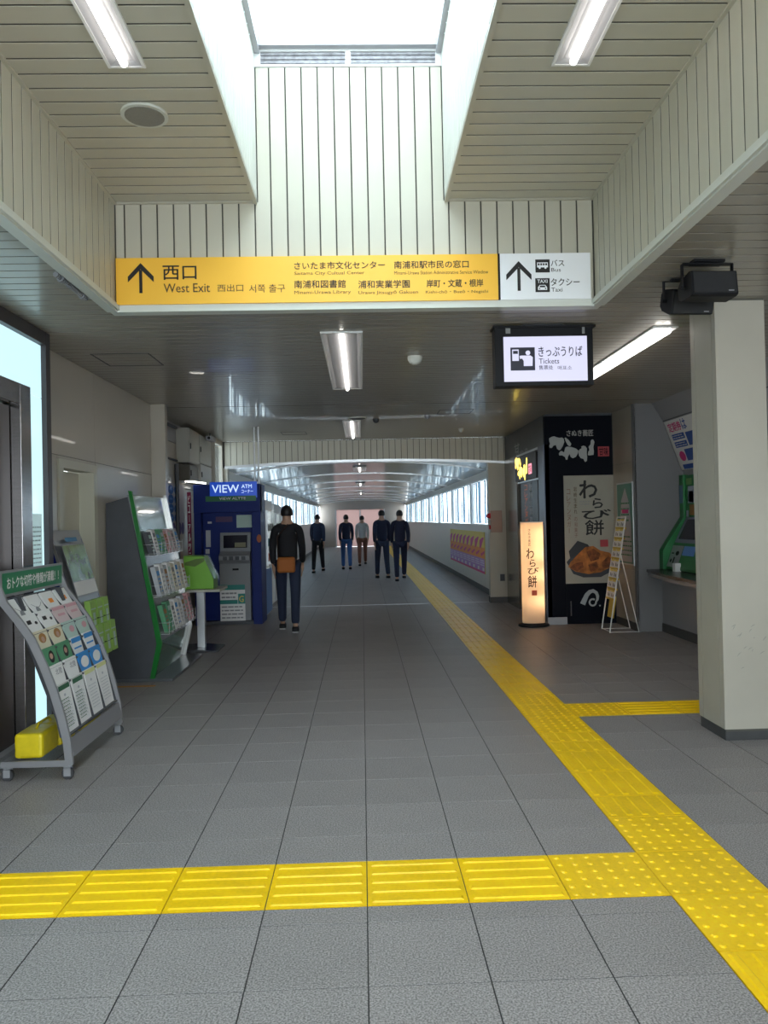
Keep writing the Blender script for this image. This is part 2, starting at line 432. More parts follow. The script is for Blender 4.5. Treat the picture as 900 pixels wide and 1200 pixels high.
PU = .121
cu = struct('ceiling.001', MB().box(WX0, SX0-.03, YB, WY+.012, ZU+.02, ZU+.06).box(SX1+.03, WX1, YB, WY+.012, ZU+.02, ZU+.06), gap)
n = 66
for i in range(n):
    y = WY-.025-(i+1)*PU
    if y < YB: break
    lat_slat(cu, WX0+.02, SX0-.025, y, ZU, PU, cream); lat_slat(cu, SX1+.025, WX1-.02, y, ZU, PU, cream)
MB().box(SX0-.025, SX0, YB, WY, ZU-.012, ZU+.012).box(SX1, SX1+.025, YB, WY, ZU-.012, ZU+.012).box(WX0, WX0+.02, YB, WY, ZU-.008, ZU+.012).box(WX1-.02, WX1, YB, WY, ZU-.008, ZU+.012) \
    .box(WX0+.02, SX0-.025, WY-.022, WY, ZU-.008, ZU+.012).box(SX1+.025, WX1-.02, WY-.022, WY, ZU-.008, ZU+.012).build('edge_trim', cream, cu)

PV = .1067
# fascia of the well facing the camera (up into the shaft)
t1 = struct('trim_1', MB().box(WX0-.07, WX1+.07, WY+.012, WY+.06, ZL, ZU+.06).box(SX0-.07, SX1+.07, WY+.012, WY+.06, ZU+.06, ZS+.06), gap)
x = -1.502-.1065
while x < WX1-.02:
    a_, b_ = max(x, WX0+.002), min(x+.1065, WX1-.002)
    if SX0 <= a_ and b_ <= SX1: vert_slat(t1, (a_, WY), 'x', b_-a_, ZL, ZS-.12, cream, 1)
    else:
        vert_slat(t1, (a_, WY), 'x', b_-a_, ZL, ZU, cream, 1)
        c_, d_ = max(a_, SX0+.002), min(b_, SX1-.002)
        if d_-c_ > .015: vert_slat(t1, (c_, WY), 'x', d_-c_, ZU, ZS-.12, cream, 1)
    x += .1065
MB().box(WX0-.03, WX1+.03, WY-.03, WY+.06, ZL-.03, ZL+.022).build('edge_trim', white_cream, t1)
# side fascias
t2 = struct('trim_2', MB().box(WX0-.06, WX0-.012, YB, WY+.012, ZL, ZU+.06), gap)
t3 = struct('trim_3', MB().box(WX1+.012, WX1+.06, YB, WY+.012, ZL, ZU+.06), gap)
y = WY-PV
while y > YB:
    vert_slat(t2, (WX0, y), 'y', PV, ZL+.02, ZU, cream, 1); vert_slat(t3, (WX1, y), 'y', PV, ZL+.02, ZU, cream, -1); y -= PV
MB().box(WX0-.05, WX0+.015, YB, WY-.03, ZL-.03, ZL+.03).box(WX0+.015, WX0+.03, YB, WY-.03, ZL-.02, ZL+.01).build('edge_trim', white_cream, t2)
MB().box(WX1-.015, WX1+.05, YB, WY-.03, ZL-.03, ZL+.03).box(WX1-.03, WX1-.015, YB, WY-.03, ZL-.02, ZL+.01).build('edge_trim', white_cream, t3)
struct('trim_4', MB().box(WX0, WX1, YB-.05, YB, ZL-.03, ZU+.05).box(SX0, SX1, YB-.05, YB, ZU, ZS), cream)
# shaft sides
for nm, xx, f_ in (('trim_5', SX0, 1), ('trim_6', SX1, -1)):
    tt = struct(nm, MB().box(min(xx, xx-f_*.05)-(0.012 if f_ > 0 else -.012), max(xx, xx-f_*.05)-(0.012 if f_ > 0 else -.012), YB, WY, ZU+.02, ZS), gap)
    y = WY-PV
    while y > YB: vert_slat(tt, (xx, y), 'y', PV, ZU, ZS-.03, white_cream, f_); y -= PV
# skylight
sk = struct('window_1', MB().box(SX0, SX0+.035, YB, WY, ZS-.03, ZS+.06).box(SX1-.035, SX1, YB, WY, ZS-.03, ZS+.06).box(SX0+.035, SX1-.035, WY-.05, WY, ZS+.0, ZS+.06)
            .box(SX0+.035, SX1-.035, YB, YB+.05, ZS, ZS+.06), mat('grey_frame', (.42, .42, .46), .4))
for q in range(1, 4): MB().box(SX0+.035, SX1-.035, WY-q*2.1-.02, WY-q*2.1+.02, ZS+.005, ZS+.055).build('glazing_bar', MATS['grey_frame'], sk)
MB().box(SX0+.035, SX1-.035, YB+.05, WY-.05, ZS+.03, ZS+.036).build('pane', pane_g, sk)
lv = MB().box(SX0, SX1, WY-.004, WY+.01, ZS-.115, ZS-.10).box(SX0, SX1, WY-.004, WY+.01, ZS-.015, ZS).box(SX0, SX0+.04, WY-.004, WY+.01, ZS-.10, ZS-.015).box(SX1-.04, SX1, WY-.004, WY+.01, ZS-.10, ZS-.015).box(-.035, .0, WY-.004, WY+.01, ZS-.10, ZS-.015)
lv.build('vent_frame', white, sk)
mb = MB()
for a, b in ((SX0+.04, -.035), (0, SX1-.04)):
    mb.box(a, b, WY+.006, WY+.010, ZS-.10, ZS-.015)
    for q in range(3): mb.box(a, b, WY-.002, WY+.006, ZS-.092+q*.027, ZS-.078+q*.027)
mb.build('vent_slats', mat('vent_grey', (.30, .29, .31), .6, noise=.3, scale=30), sk)
portal((0, 1.05, ZS+.3), (0, 0, 0), 1.2, 8.0)

# ------------------------------------------------------------------ left side
XL = -2.45
wl = struct('wall_left', MB().box(XL-.25, XL-.01, 5.72, 6.40, 0, ZL+.03).box(XL-.25, XL-.01, 7.26, 9.42, 0, ZL+.03).box(XL-.25, XL-.01, 6.40, 7.26, 2.04, ZL+.03)
            , gap)
wl3 = struct('wall_left.003', MB().box(-2.7, -2.62, 9.42, 12.95, 0, ZL+.04), gap)
struct('wall_left.004', MB().box(-2.55, -2.25, YE, 1.2, 0, ZL), panel)
def pan(y0, y1, z0, z1): box(XL-.01, XL, y0+.003, y1-.003, z0+.003, z1-.003).build('wall_panel', panel, wl)
pan(5.70, 7.27, 2.09, ZL); pan(7.27, 9.15, 2.09, ZL); pan(9.15, 9.40, 2.09, ZL)
pan(5.70, 6.37, .1, 2.09); pan(7.28, 9.15, .1, 2.09); pan(9.15, 9.40, .1, 2.09); pan(6.37, 7.28, 2.06, 2.09)
box(-2.62, -2.606, 9.6, 12.9, .1, 2.02).build('wall_panel', panel, wl3); box(-2.62, -2.606, 9.6, 12.9, 2.03, ZL-.28).build('wall_panel', panel, wl3)
box(-2.62, -2.606, 9.6, 12.9, ZL-.27, ZL).build('wall_panel', greyp, wl3)
box(-2.45, -2.285, 9.20, 9.32, 0, ZL).build('corner_post', panel, wl, bevel=.004)
struct('baseboard_left', MB().box(XL, XL+.012, 5.72, 6.37, 0, .1).box(XL, XL+.012, 7.28, 9.40, 0, .1), baseb)
# door
d1 = struct('door_1', MB().box(XL-.02, XL+.015, 6.375, 6.47, 0, 2.06).box(XL-.02, XL+.015, 7.19, 7.28, 0, 2.06).box(XL-.02, XL+.015, 6.47, 7.19, 1.99, 2.06)
            .box(XL-.14, XL-.02, 6.45, 6.47, 0, 2.0).box(XL-.14, XL-.02, 7.19, 7.21, 0, 2.0).box(XL-.14, XL-.02, 6.47, 7.19, 1.99, 2.01), mat('door_frame_cream', (.52, .50, .41), .4))
box(XL-.15, XL-.12, 6.475, 7.185, .005, 1.985).build('door_leaf', mat('door_cream', (.55, .52, .42), .4), d1, bevel=.003)
MB().cyl((XL-.12, 6.55, .95), (XL-.06, 6.55, .95), .012).cyl((XL-.065, 6.55, .95), (XL-.065, 6.67, .95), .010).build('door_handle', steel, d1, smooth=True)
# lit glazed front with lift doorway
YG0_, YG1 = 1.2, 5.76
XF = -2.25
win = struct('window_2', MB().box(XF-.16, XF, YG1-.08, YG1, 0, ZL-.005).box(XF-.16, XF, YG0_, YG1-.08, ZL-.10, ZL-.005).box(XF-.16, XF, YG0_, YG0_+.08, 0, ZL-.10).box(XF-.16, XF, 5.36, YG1-.08, 0, .07), brframe, bevel=.003)
box(XF-.05, XF-.035, 5.36, YG1-.085, .075, 2.43).build('pane', litglass, win)
box(XF-.05, XF-.035, YG0_+.08, YG1-.085, 2.435, ZL-.105).build('pane', litglass, win)
box(XF-.05, XF-.035, YG0_+.08, 3.25, .075, 2.43).build('pane', litglass, win)
mb = MB(); f_ = fr_right(XF-.034, 5.42, .92); mb.quad(f_, 0, 0, .22, .68, .001); nn = mb.build('notice', mat('notice_film', (.55, .66, .66), .5, emit=.25, ecol=(.6, .9, .95)), win, flat=True)
mb = MB(); lines(mb, f_, .02, .04, .18, .56, 18, .002, 3, .3); mb.build('notice_lettering', mat('pale_grey_ink', (.30, .38, .40), .6), win, flat=True)
dr = struct('door_2', MB().box(XF-.10, XF+.02, 5.20, 5.36, .09, 2.46).box(XF-.10, XF+.02, 3.40, 5.20, 2.32, 2.46).box(XF-.10, XF+.02, 3.25, 3.40, .09, 2.46), mat('jamb_steel', (.30, .28, .28), .22, 1, noise=.1, stretch=(1, 1, 12)), bevel=.003)
for a, b in ((3.41, 4.30), (4.305, 5.19)): box(XF-.09, XF-.05, a, b, .06, 2.31).build('door_leaf', brown, dr, bevel=.003)
box(XF-.14, XF+.01, 3.25, 5.36, 0, .09).build('sill', greyp, dr)
struct('wall_left.001', MB().box(-2.75, -2.55, 1.0, 5.78, 0, ZL).box(-2.62, XF-.16, 5.76, 5.80, 0, ZL), panel)

# ------------------------------------------------------------------ cross beam and corridor
cb = MB(); XB0, XB1 = -2.37, 2.56
def arch(x): return 2.545-.075*(abs(x-.1)/2.4)**2
t7 = struct('trim_7', MB().box(XB0-.35, XB0, YC+.012, YC+.10, 0, ZL+.06).box(XB1, XB1+.35, YC+.012, YC+.10, 0, ZL+.06).prism([(XB0, ZL)]+[(XB0+(XB1-XB0)*i/24, arch(XB0+(XB1-XB0)*i/24)) for i in range(25)]+[(XB1, ZL)], 'y', YC+.012, YC+.10), gap)
mb = MB(); x = XB0
while x < XB1-.02:
    x1 = min(x+PV, XB1); z = arch((x+x1)/2)+.02
    mb.box(x+.005, x1-.005, YC, YC+.012, z, ZL-.01); x += PV
mb.build('slat', cream, t7, kind='stuff')
mb = MB()
for i in range(24):
    a, b = XB0+(XB1-XB0)*i/24, XB0+(XB1-XB0)*(i+1)/24
    mb.prism([(a, arch(a)-.02), (b, arch(b)-.02), (b, arch(b)+.025), (a, arch(a)+.025)], 'y', YC-.02, YC+.12)
mb.build('edge_trim', alu, t7)
t8 = struct('trim_8', MB().box(2.26, 2.56, YC, YC+.16, .1, arch(2.4)).box(2.25, 2.26, YC-.01, YC+.17, .1, arch(2.4)), pillar_m)
MB().box(2.24, 2.57, YC-.01, YC+.17, 0, .1).build('skirting', baseb, t8)
struct('trim_9', MB().box(-2.46, -2.32, YC, YC+.16, 0, arch(-2.4)), pillar_m)
# left end window of the concourse
w3 = struct('window_3', MB().box(-2.46, -2.40, 12.9, 12.96, 0, ZL).box(-2.46, -2.40, 13.59, YC, 0, ZL).box(-2.46, -2.40, 12.96, 13.59, 0, 1.1).box(-2.46, -2.40, 12.96, 13.59, 2.84, ZL).box(-2.62, -2.46, 12.9, 12.95, 0, ZL), pillar_m)
box(-2.44, -2.43, 12.96, 13.59, 1.1, 2.84).build('pane', glass('frost_pane', (.75, .78, .8), .1, .3), w3)
CY1 = 44
cc = MB(); N = 14
def vault(x): return 2.62-.20*(abs(x)/2.45)**2.2
vx = [-2.37+(2.45+2.37)*i/N for i in range(N+1)]
c3m = MB()
c3m.prism([(x, vault(x)+.012) for x in vx]+[(x, vault(x)+.06) for x in vx[::-1]], 'y', YC+.1, CY1)
cor = struct('ceiling.002', c3m, gap)
mb = MB(); y = YC+.12
while y < CY1:
    p = PL if y < 30 else PL*2
    for i in range(N):
        a, b = vx[i], vx[i+1]; za, zb = vault(a), vault(b)
        mb.add([(a, y+.006, za), (b, y+.006, zb), (b, y+p-.006, zb), (a, y+p-.006, za)], [(0, 1, 2, 3)])
    y += p
mb.build('slat', corr, cor, kind='stuff', flat=True)
mb = MB()
for q in range(9):
    yy = YC+1.2+q*3.6
    for i in range(N):
        a, b = vx[i], vx[i+1]; mb.prism([(a, vault(a)-.02), (b, vault(b)-.02), (b, vault(b)+.01), (a, vault(a)+.01)], 'y', yy, yy+.07)
mb.build('ceiling_rib', alu, cor)
for q in range(1, 4):   # longitudinal joints
    pass
ZW0, ZW1 = 1.37, 2.26
def corridor_side(sgn, xw, nm, i0):
    xo = xw+sgn*.12; xa, xb = min(xw, xo), max(xw, xo)
    wr = struct(nm, MB().box(xa, xb, YC+.16, CY1, 0, ZW0-.03).box(xa, xb, YC+.16, CY1, ZW1+.03, 2.6), mat('corridor_wall', (.62, .60, .55), .4, noise=.03))
    struct('baseboard_'+('right' if sgn > 0 else 'left')+'.001', box(min(xw, xw-sgn*.015), max(xw, xw-sgn*.015), YC+.18, CY1, 0, .11), baseb)
    ys = [YC+.16]+[17.4+3.72*i for i in range(8)]
    for i in range(8):
        a, b = ys[i], ys[i+1]
        wn = struct('window_%d' % (i0+i), MB().box(xa, xb, a, a+.06, ZW0-.03, ZW1+.03).box(xa, xb, b-.1, b, ZW0-.03, ZW1+.03).box(xa, xb, a+.06, b-.1, ZW0-.03, ZW0).box(xa, xb, a+.06, b-.1, ZW1, ZW1+.03), white)
        xp = xw+sgn*.09
        box(min(xp, xp+.006), max(xp, xp+.006), a+.06, b-.1, ZW0, ZW1).build('pane', pane_g, wn)
        mb = MB(); nn = 9; st = (b-.1-a-.06)/nn
        for q in range(nn):
            yy = a+.06+st*(q+.5); t = .05+.07*((q*7) % 3-1); dx, dy = sgn*st*.455*math.sin(t), st*.455*math.cos(t)
            xc = xw+sgn*.045
            mb.obox((xc, yy, (ZW0+ZW1)/2), (dx, dy, 0), (0, 0, (ZW1-ZW0)/2-.01), (.001, 0, 0))
        mb.build('louvre_blades', louv, wn, kind='stuff')
        if i < 4: portal((xo+sgn*.03, (a+b)/2, (ZW0+ZW1)/2), (0, sgn*math.pi/2, 0), ZW1-ZW0, b-a)
louv = paper_skin('louvre_film', (.24, .30, .36), .9)
corridor_side(1, 2.45, 'wall_right.001', 4)
corridor_side(-1, -2.37, 'wall_left.002', 12)
dfar = struct('diffuser_door', MB().box(-1.5, -1.44, CY1, CY1+.08, 0, 2.1).box(1.24, 1.3, CY1, CY1+.08, 0, 2.1).box(-.13, -.07, CY1, CY1+.08, 0, 2.1), alu)  # made-up frosted doors, added to dim and tint the sky at the far end
frost = paper_skin('diffuser_glass', (.34, .27, .26), .9)
for a_, b_ in ((-1.44, -.13), (-.07, 1.24)): box(a_, b_, CY1+.03, CY1+.04, .02, 2.1).build('pane', frost, dfar)
struct('wall_back', MB().box(-2.37, -1.5, CY1, CY1+.1, 0, 2.7).box(1.3, 2.45, CY1, CY1+.1, 0, 2.7).box(-1.5, 1.3, CY1, CY1+.1, 2.1, 2.7), mat('far_wall', (.45, .40, .36), .5))

# ------------------------------------------------------------------ right side walls
YS, XS = 10.72, 2.56          # shop front plane, shop side plane
XC, YGW = 3.53, 9.86          # cream side wall, grey end wall
wr = struct('wall_right', MB().box(XC, XC+.1, YGW+.02, YS+.1, .1, ZL+.01), gap)
for z0, z1 in ((.1, .78), (.78, 2.19), (2.19, ZL)): box(XC-.012, XC, YGW+.0, YS-.003, z0+.002, z1-.002).build('wall_panel', panel, wr)
box(XC-.02, XC-.0, YGW+.01, YS-.003, 0, .1).build('skirting', baseb, wr)
struct('shop_light_block', MB().box(2.67, 3.50, YS+.10, YC+.01, 0, ZL+.02), gap)  # unseen solid block added behind the shop to stop daylight leaking in
# alcove profile on the grey end wall: aisle side line of the wall going towards the camera
pts = {n_: at(x_, y_, 'y', YGW) for n_, x_, y_ in (('a', 764, 471), ('b', 777, 494), ('c', 799, 552), ('d', 779, 690), ('e', 780.5, 740))}
xa, xb_, xc_ = pts['a'].x, pts['b'].x, pts['c'].x; zb_, zc_ = pts['b'].z, pts['c'].z
xlow = 3.83; zsh = .80
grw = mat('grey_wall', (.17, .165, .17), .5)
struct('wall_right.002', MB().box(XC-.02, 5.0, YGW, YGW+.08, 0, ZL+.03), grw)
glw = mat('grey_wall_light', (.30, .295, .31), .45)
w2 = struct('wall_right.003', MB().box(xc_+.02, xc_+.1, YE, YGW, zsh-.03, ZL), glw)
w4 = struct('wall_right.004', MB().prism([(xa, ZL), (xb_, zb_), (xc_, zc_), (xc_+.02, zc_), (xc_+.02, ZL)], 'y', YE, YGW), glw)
box(xlow, xlow+.1, YE, YGW, 0, zsh-.03).build('lower_wall', w2.data.materials[0], w2)
box(xlow-.015, xlow, YE, YGW-.01, 0, .11).build('skirting', baseb, w2)
mb = MB(); dxz = (Vector((xb_, 0, zb_))); mb.box(xb_-.006, xb_+.01, YE, YGW-.01, zb_-.004, zb_+.008); mb.build('seam_strip', dgrey, w2)

# shelf under the ticket machine
mb = MB(); pr = []
for i in range(11):
    t = i/10; yy = YGW-.01-t*2.6; pr.append((3.63-.16*math.sin(min(1, t*1.6)*math.pi/2), yy))
mb.prism([(xc_+.02, YGW-.01)]+pr+[(xc_+.02, YGW-2.61)], 'z', zsh-.035, zsh-.002)
mb.mi(1).prism([(xc_+.02, YGW-.012)]+[(a+.03, b) for a, b in pr]+[(xc_+.02, YGW-2.60)], 'z', zsh-.085, zsh-.035)
tag(mb.build('counter_shelf', [mat('counter_dark', (.035, .033, .035), .25), greyp]), 'dark bow-fronted shelf under the green ticket machine', 'shelf')

# ------------------------------------------------------------------ pillar
px0, px1, py0, py1 = 2.372, 2.705, 5.072, 5.46
pl = thing('pillar', 'square cream pillar with scuffed faces standing right of the yellow paving strip', 'pillar', ((px0+px1)/2, (py0+py1)/2, 0))
core = box(px0+.012, px1-.002, py0+.004, py1, .06, ZL).build('core', gap, pl)
box(px0+.02, px1, py0, py0+.02, .075, ZL-.012).build('front_panel', pillar_m, pl)
for a, b in ((py0+.0, py0+.055), (py0+.063, py1-.069), (py1-.061, py1)): box(px0, px0+.02, a, b, .075, ZL-.005).build('side_panel', pillar_m, pl)
box(px0+.008, px1, py0+.008, py1, 0, .072).build('skirting', baseb, pl)
box(px0+.02, px1, py1, py1+.012, .075, ZL-.01).build('back_panel', pillar_m, pl)
mb = MB(); f_ = fr_front(px0+.02, py0, 0); rn = random.Random(4)
for i in range(16):
    cx, cz = rn.uniform(.05, .3), rn.choice((.45, .62, .72, .28))+rn.uniform(-.06, .06)
    l = rn.uniform(.006, .022); t = rn.uniform(.3, 1.1)
    mb.ribbon(f_, [(cx-l*math.cos(t), cz-l*math.sin(t)), (cx, cz+.003), (cx+l*math.cos(t), cz+l*math.sin(t))], [.001, .005, .001], .0006)
mb.build('scuff_marks', mat('scuff', (.30, .29, .26), .6), pl, flat=True)

# ------------------------------------------------------------------ ceiling lamps
def lamp(x0, x1, y0, y1, z, tm, label, nt=1, group=None, power=None):
    t = thing('ceiling_light', label, 'ceiling light', ((x0+x1)/2, (y0+y1)/2, z-.012), group)
    f = .014
    MB().box(x0, x0+f, y0, y1, z-.012, z+.004).box(x1-f, x1, y0, y1, z-.012, z+.004).box(x0+f, x1-f, y0, y0+f, z-.012, z+.004).box(x0+f, x1-f, y1-f, y1, z-.012, z+.004).build('frame', white, t)
    mb = MB(); a, b, c, d = x0+f, x1-f, y0+f, y1-f; q = .03
    mb.add([(a, c, z-.010), (b, c, z-.010), (b, d, z-.010), (a, d, z-.010), (a+q, c+q, z-.002), (b-q, c+q, z-.002), (b-q, d-q, z-.002), (a+q, d-q, z-.002)],
           [(0, 1, 5, 4), (1, 2, 6, 5), (2, 3, 7, 6), (3, 0, 4, 7), (4, 5, 6, 7)])
    mb.build('reflector', refl, t, flat=True)
    w_ = x1-x0
    for k in range(nt):
        cx = x0+w_*(k+1)/(nt+1) if nt > 1 else (x0+x1)/2
        r_ = .017 if nt == 1 else .02
        mb = MB().cyl((cx, y0+.05, z-.02), (cx, y1-.05, z-.02), r_ if nt == 1 else .03, n=12); mb.build('tube', tm, t, smooth=True)
    return t
lamp(-1.105, -.935, 2.25, 3.575, ZU, tube, 'recessed tube light in the left half of the high ceiling')
lamp(.935, 1.115, 2.25, 3.575, ZU, tube, 'recessed tube light in the right half of the high ceiling')
lamp(-1.105, -.935, -.9, .45, ZU, tube, 'unseen added tube light behind the viewpoint, left half of the high ceiling')  # unseen pair added behind the camera, helps light the near floor
lamp(.935, 1.115, -.9, .45, ZU, tube, 'unseen added tube light behind the viewpoint, right half of the high ceiling')
lamp(-.275, .045, 5.81, 8.32, ZL, tubelow, 'wide recessed trough light in the low ceiling just behind the yellow sign')
lamp(2.235, 2.43, 5.79, 7.95, ZL, tubelow, 'long twin-tube strip light beside the hanging ticket screen', nt=2)
lamp(-.24, .02, 11.0, 13.2, ZL, tubelow, 'far recessed light in the low ceiling before the slatted cross beam')
lamp(-.16, .12, 16.0, 17.2, 2.60, tubelow, 'small light in the arched corridor ceiling')
lamp(-.16, .12, 23.0, 24.2, 2.60, tubelow, 'distant light deep in the corridor ceiling above the walkers')
lamp(-.16, .12, 31.0, 32.2, 2.60, tubelow, 'farthest light in the corridor ceiling')

def rspk(x, y, z, r, label, name='ceiling_speaker', m2=None):
    t = thing(name, label, 'speaker', (x, y, z-.012))
    MB().lathe([(r*.82, 0), (r, 0), (r, .006), (r, .012)], (x, y, z-.012), 28).build('rim', white_cream, t, smooth=True)
    MB().lathe([(r*.84, -.002), (r*.84, .002)], (x, y, z-.012), 28).build('grille', m2 or mat('grille_grey', (.25, .24, .22), .6, noise=.1, scale=200), t)
rspk(-1.06, 4.0, ZU, .118, 'round ceiling speaker with grey grille in the high left ceiling')
rspk(-.02, 10.75, ZL, .13, 'dark round ceiling speaker beside the far recessed light', m2=dgrey)
def det(x, y, r, h, label, m=white_cream):
    t = thing('smoke_detector', label, 'detector', (x, y, ZL-h))
    MB().lathe([(r*.7, 0), (r*.95, h*.4), (r, h*.6), (r, h)], (x, y, ZL-h), 20).build('body', m, t, smooth=True)
    MB().lathe([(r*.35, -.008), (r*.5, 0)], (x, y, ZL-h), 14).build('sensor', m, t, smooth=True)
det(.50, 6.75, .062, .06, 'cream smoke detector right of the wide trough light')
det(.235, 10.9, .045, .05, 'dark little detector right of the far recessed light', dgrey)
det(.93, 10.6, .04, .05, 'small detector on the low ceiling, left of the shop entrance', greyp)
det(1.60, 12.2, .04, .06, 'small detector close to the right end of the slatted beam')
# flexible conduit near the well edge
mb = MB()
for i in range(22):
    y_ = 4.35+i*.022; mb.cyl((-1.66, y_, ZL-.014), (-1.66, y_+.014, ZL-.014), .015 if i not in (3, 4, 18, 19) else .022, n=8)
tag(mb.build('flexible_conduit', mat('conduit_grey', (.25, .25, .27), .5)), 'short grey ribbed conduit clipped to the low ceiling left of the yellow sign', 'conduit')

# ------------------------------------------------------------------ overhead sign
YSG = WY-.045
sg = thing('direction_sign', 'long yellow and white overhead sign pointing to the west exit, buses and taxis', 'sign', (0, YSG, 2.94))
p0 = at(136.5, 355, 'y', YSG); p1 = at(583, 297, 'y', YSG); p2 = at(691.5, 297, 'y', YSG)
zs0, zs1 = at(400, 353.5, 'y', YSG).z, at(400, 299.5, 'y', YSG).z
box(p0.x, p1.x-.0, YSG, YSG+.04, zs0, zs1).build('yellow_panel', orange, sg)
box(p1.x, p1.x+.014, YSG-.002, YSG+.04, zs0, zs1).build('divider', black, sg)
box(p1.x+.014, p2.x, YSG, YSG+.04, zs0, zs1).build('white_panel', signwhite, sg)
def psign(mb, body, x0, y0, x1, y1, bold=0, yp=YSG, e=.002):
    a = at(x0, y1, 'y', yp); b = at(x1, y0, 'y', yp); zc = (a.z+b.z)/2; h = b.z-a.z
    put(mb, body, fr_front(0, yp, 0), a.x, a.z, b.x-a.x, h, bold, e)
mb = MB()
psign(mb, '西口', 191, 311, 230, 328, .012); mb.build('lettering', ink, sg, flat=True); mb = MB()
for t_, q in (('さいたま市文化センター', (345, 306, 451, 316)), ('南浦和駅市民の窓口', (462, 305, 549, 315)), ('南浦和図書館', (345, 328, 405, 338)), ('浦和実業学園', (420, 328, 480, 338)), ('岸町・文蔵・根岸', (500, 327, 566, 337))):
    psign(mb, t_, *q, bold=.012); mb.build('lettering', ink, sg, flat=True); mb = MB()
mb = MB()
for t_, q in (('West Exit', (192, 332, 246, 343)), ('西出口', (255, 333, 285, 342)), ('서쪽 출구', (292, 333, 334, 343)), ('Saitama City Cultual Center', (345, 317.5, 427, 323.5)), ('Minami-Urawa Station Administrative Service Window', (462, 316.5, 572, 322)), ('Minami-Urawa Library', (345, 340, 411, 346)), ('Urawa Jitsugyō Gakuen', (420, 340, 490, 346)), ('Kishi-chō・Buzō・Negishi', (499, 339.5, 572, 345))):
    psign(mb, t_, *q, bold=.008 if t_ == 'West Exit' else 0); mb.build('lettering', inkb, sg, flat=True); mb = MB()
def arrow(mb, cx, cy, s, yp=YSG, e=.002):
    a = at(cx, cy, 'y', yp); k = s; f_ = fr_front(a.x, yp, a.z)
    t = .19
    pts_ = [(-t*.5, -1), (t*.5, -1), (t*.5, .42), (.62, -.22), (.92, -.22)[:2]]
    mb.poly(f_, [(-t*k*.55, -k), (t*k*.55, -k), (t*k*.55, k*.55), (-t*k*.55, k*.55)], e)
    mb.poly(f_, [(0, k), (-k*.85, k*.10), (-k*.85, -k*.28), (0, k*.58)], e)
    mb.poly(f_, [(0, k), (0, k*.58), (k*.85, -k*.28), (k*.85, k*.10)], e)
mb = MB(); arrow(mb, 165, 326, .098); mb.build('arrow', ink, sg, flat=True)
mb = MB(); arrow(mb, 608, 323.5, .098); mb.build('arrow', ink, sg, flat=True)
for t_, q in (('バス', (645.5, 304.5, 661, 312, .01)), ('タクシー', (645.5, 326, 679, 335, .01)), ('Bus', (646, 314, 657, 318.5)), ('Taxi', (646, 337, 659, 342))): mb = MB(); psign(mb, t_, *q); mb.build('lettering', ink, sg, flat=True)
for a_, b_ in (((627.5, 304), (644, 319.5)), ((627.5, 326), (644, 342.5))):
    p = at(a_[0], b_[1], 'y', YSG); q = at(b_[0], a_[1], 'y', YSG); mb = MB(); mb.quad(fr_front(0, YSG, 0), p.x, p.z, q.x, q.z, .0015); mb.build('pictogram_square', ink, sg, flat=True)
mb = MB()
p = at(628, 319, 'y', YSG); f_ = fr_front(p.x, YSG, p.z); k = .0055
mb.quad(f_, 1.5*k, 5.5*k, 14.5*k, 11.5*k, .003); mb.disc(f_, 4.5*k, 5*k, 1.3*k, e=.0032); mb.disc(f_, 11.5*k, 5*k, 1.3*k, e=.0032)
mb.build('pictogram_bus', signwhite, sg, flat=True); mb = MB()
p = at(628, 342, 'y', YSG); f_ = fr_front(p.x, YSG, p.z)
mb.poly(f_, [(2.5*k, 2*k), (13.5*k, 2*k), (13.5*k, 5*k), (11.5*k, 8*k), (4.5*k, 8*k), (2.5*k, 5*k)], .003); put(mb, 'TAXI', f_, 2*k, 10.5*k, 12*k, 4*k, .02, .003)
mb.build('pictogram_taxi', signwhite, sg, flat=True)
mb = MB(); p = at(628, 319, 'y', YSG); f_ = fr_front(p.x, YSG, p.z)
for i in range(4): mb.quad(f_, (2.4+i*3)*k, 8*k, (4.5+i*3)*k, 10.4*k, .0036)
p = at(628, 342, 'y', YSG); f_ = fr_front(p.x, YSG, p.z); mb.poly(f_, [(4.2*k, 5.2*k), (11.8*k, 5.2*k), (10.9*k, 7.2*k), (5.1*k, 7.2*k)], .0036)
mb.disc(f_, 4.4*k, 3.6*k, .8*k, e=.0036); mb.disc(f_, 11.6*k, 3.6*k, .8*k, e=.0036)
mb.build('pictogram_windows', ink, sg, flat=True)

# ------------------------------------------------------------------ hanging screen
YD = 5.66
a = at(581, 453, 'y', YD); b = at(696, 381, 'y', YD)
sc_ = thing('ticket_screen', 'black-framed hanging screen showing the ticket office pictogram', 'screen', ((a.x+b.x)/2, YD+.06, a.z))
X0, X1, Z0, Z1 = a.x, b.x-.01, a.z, b.z
MB().box(X0, X1, YD, YD+.12, Z0, Z1-.01).build('casing', black, sc_, bevel=.004)
MB().box(X0-.012, X1+.02, YD-.01, YD+.13, Z1-.012, Z1+.002).build('top_plate', black, sc_)
MB().box((X0+X1)/2-.15, (X0+X1)/2+.15, YD+.03, YD+.09, Z1, max(ZL+.001, Z1+.01)).build('ceiling_mount', dgrey, sc_)
c = at(591, 447.5, 'y', YD); d = at(687.5, 393.5, 'y', YD)
MB().box(c.x, d.x, YD-.002, YD+.002, c.z, d.z).build('display', scr, sc_)
mb = MB(); kk = dict(yp=YD, e=.004)
psign(mb, 'きっぷうりば', 631, 405.5, 682, 418, .012, **kk); psign(mb, 'Tickets', 631.5, 420, 655, 426.5, .004, **kk); psign(mb, '售票处', 631.5, 428, 648, 433.5, .006, **kk); psign(mb, '매표소', 653.5, 428.5, 670, 433.5, **kk)
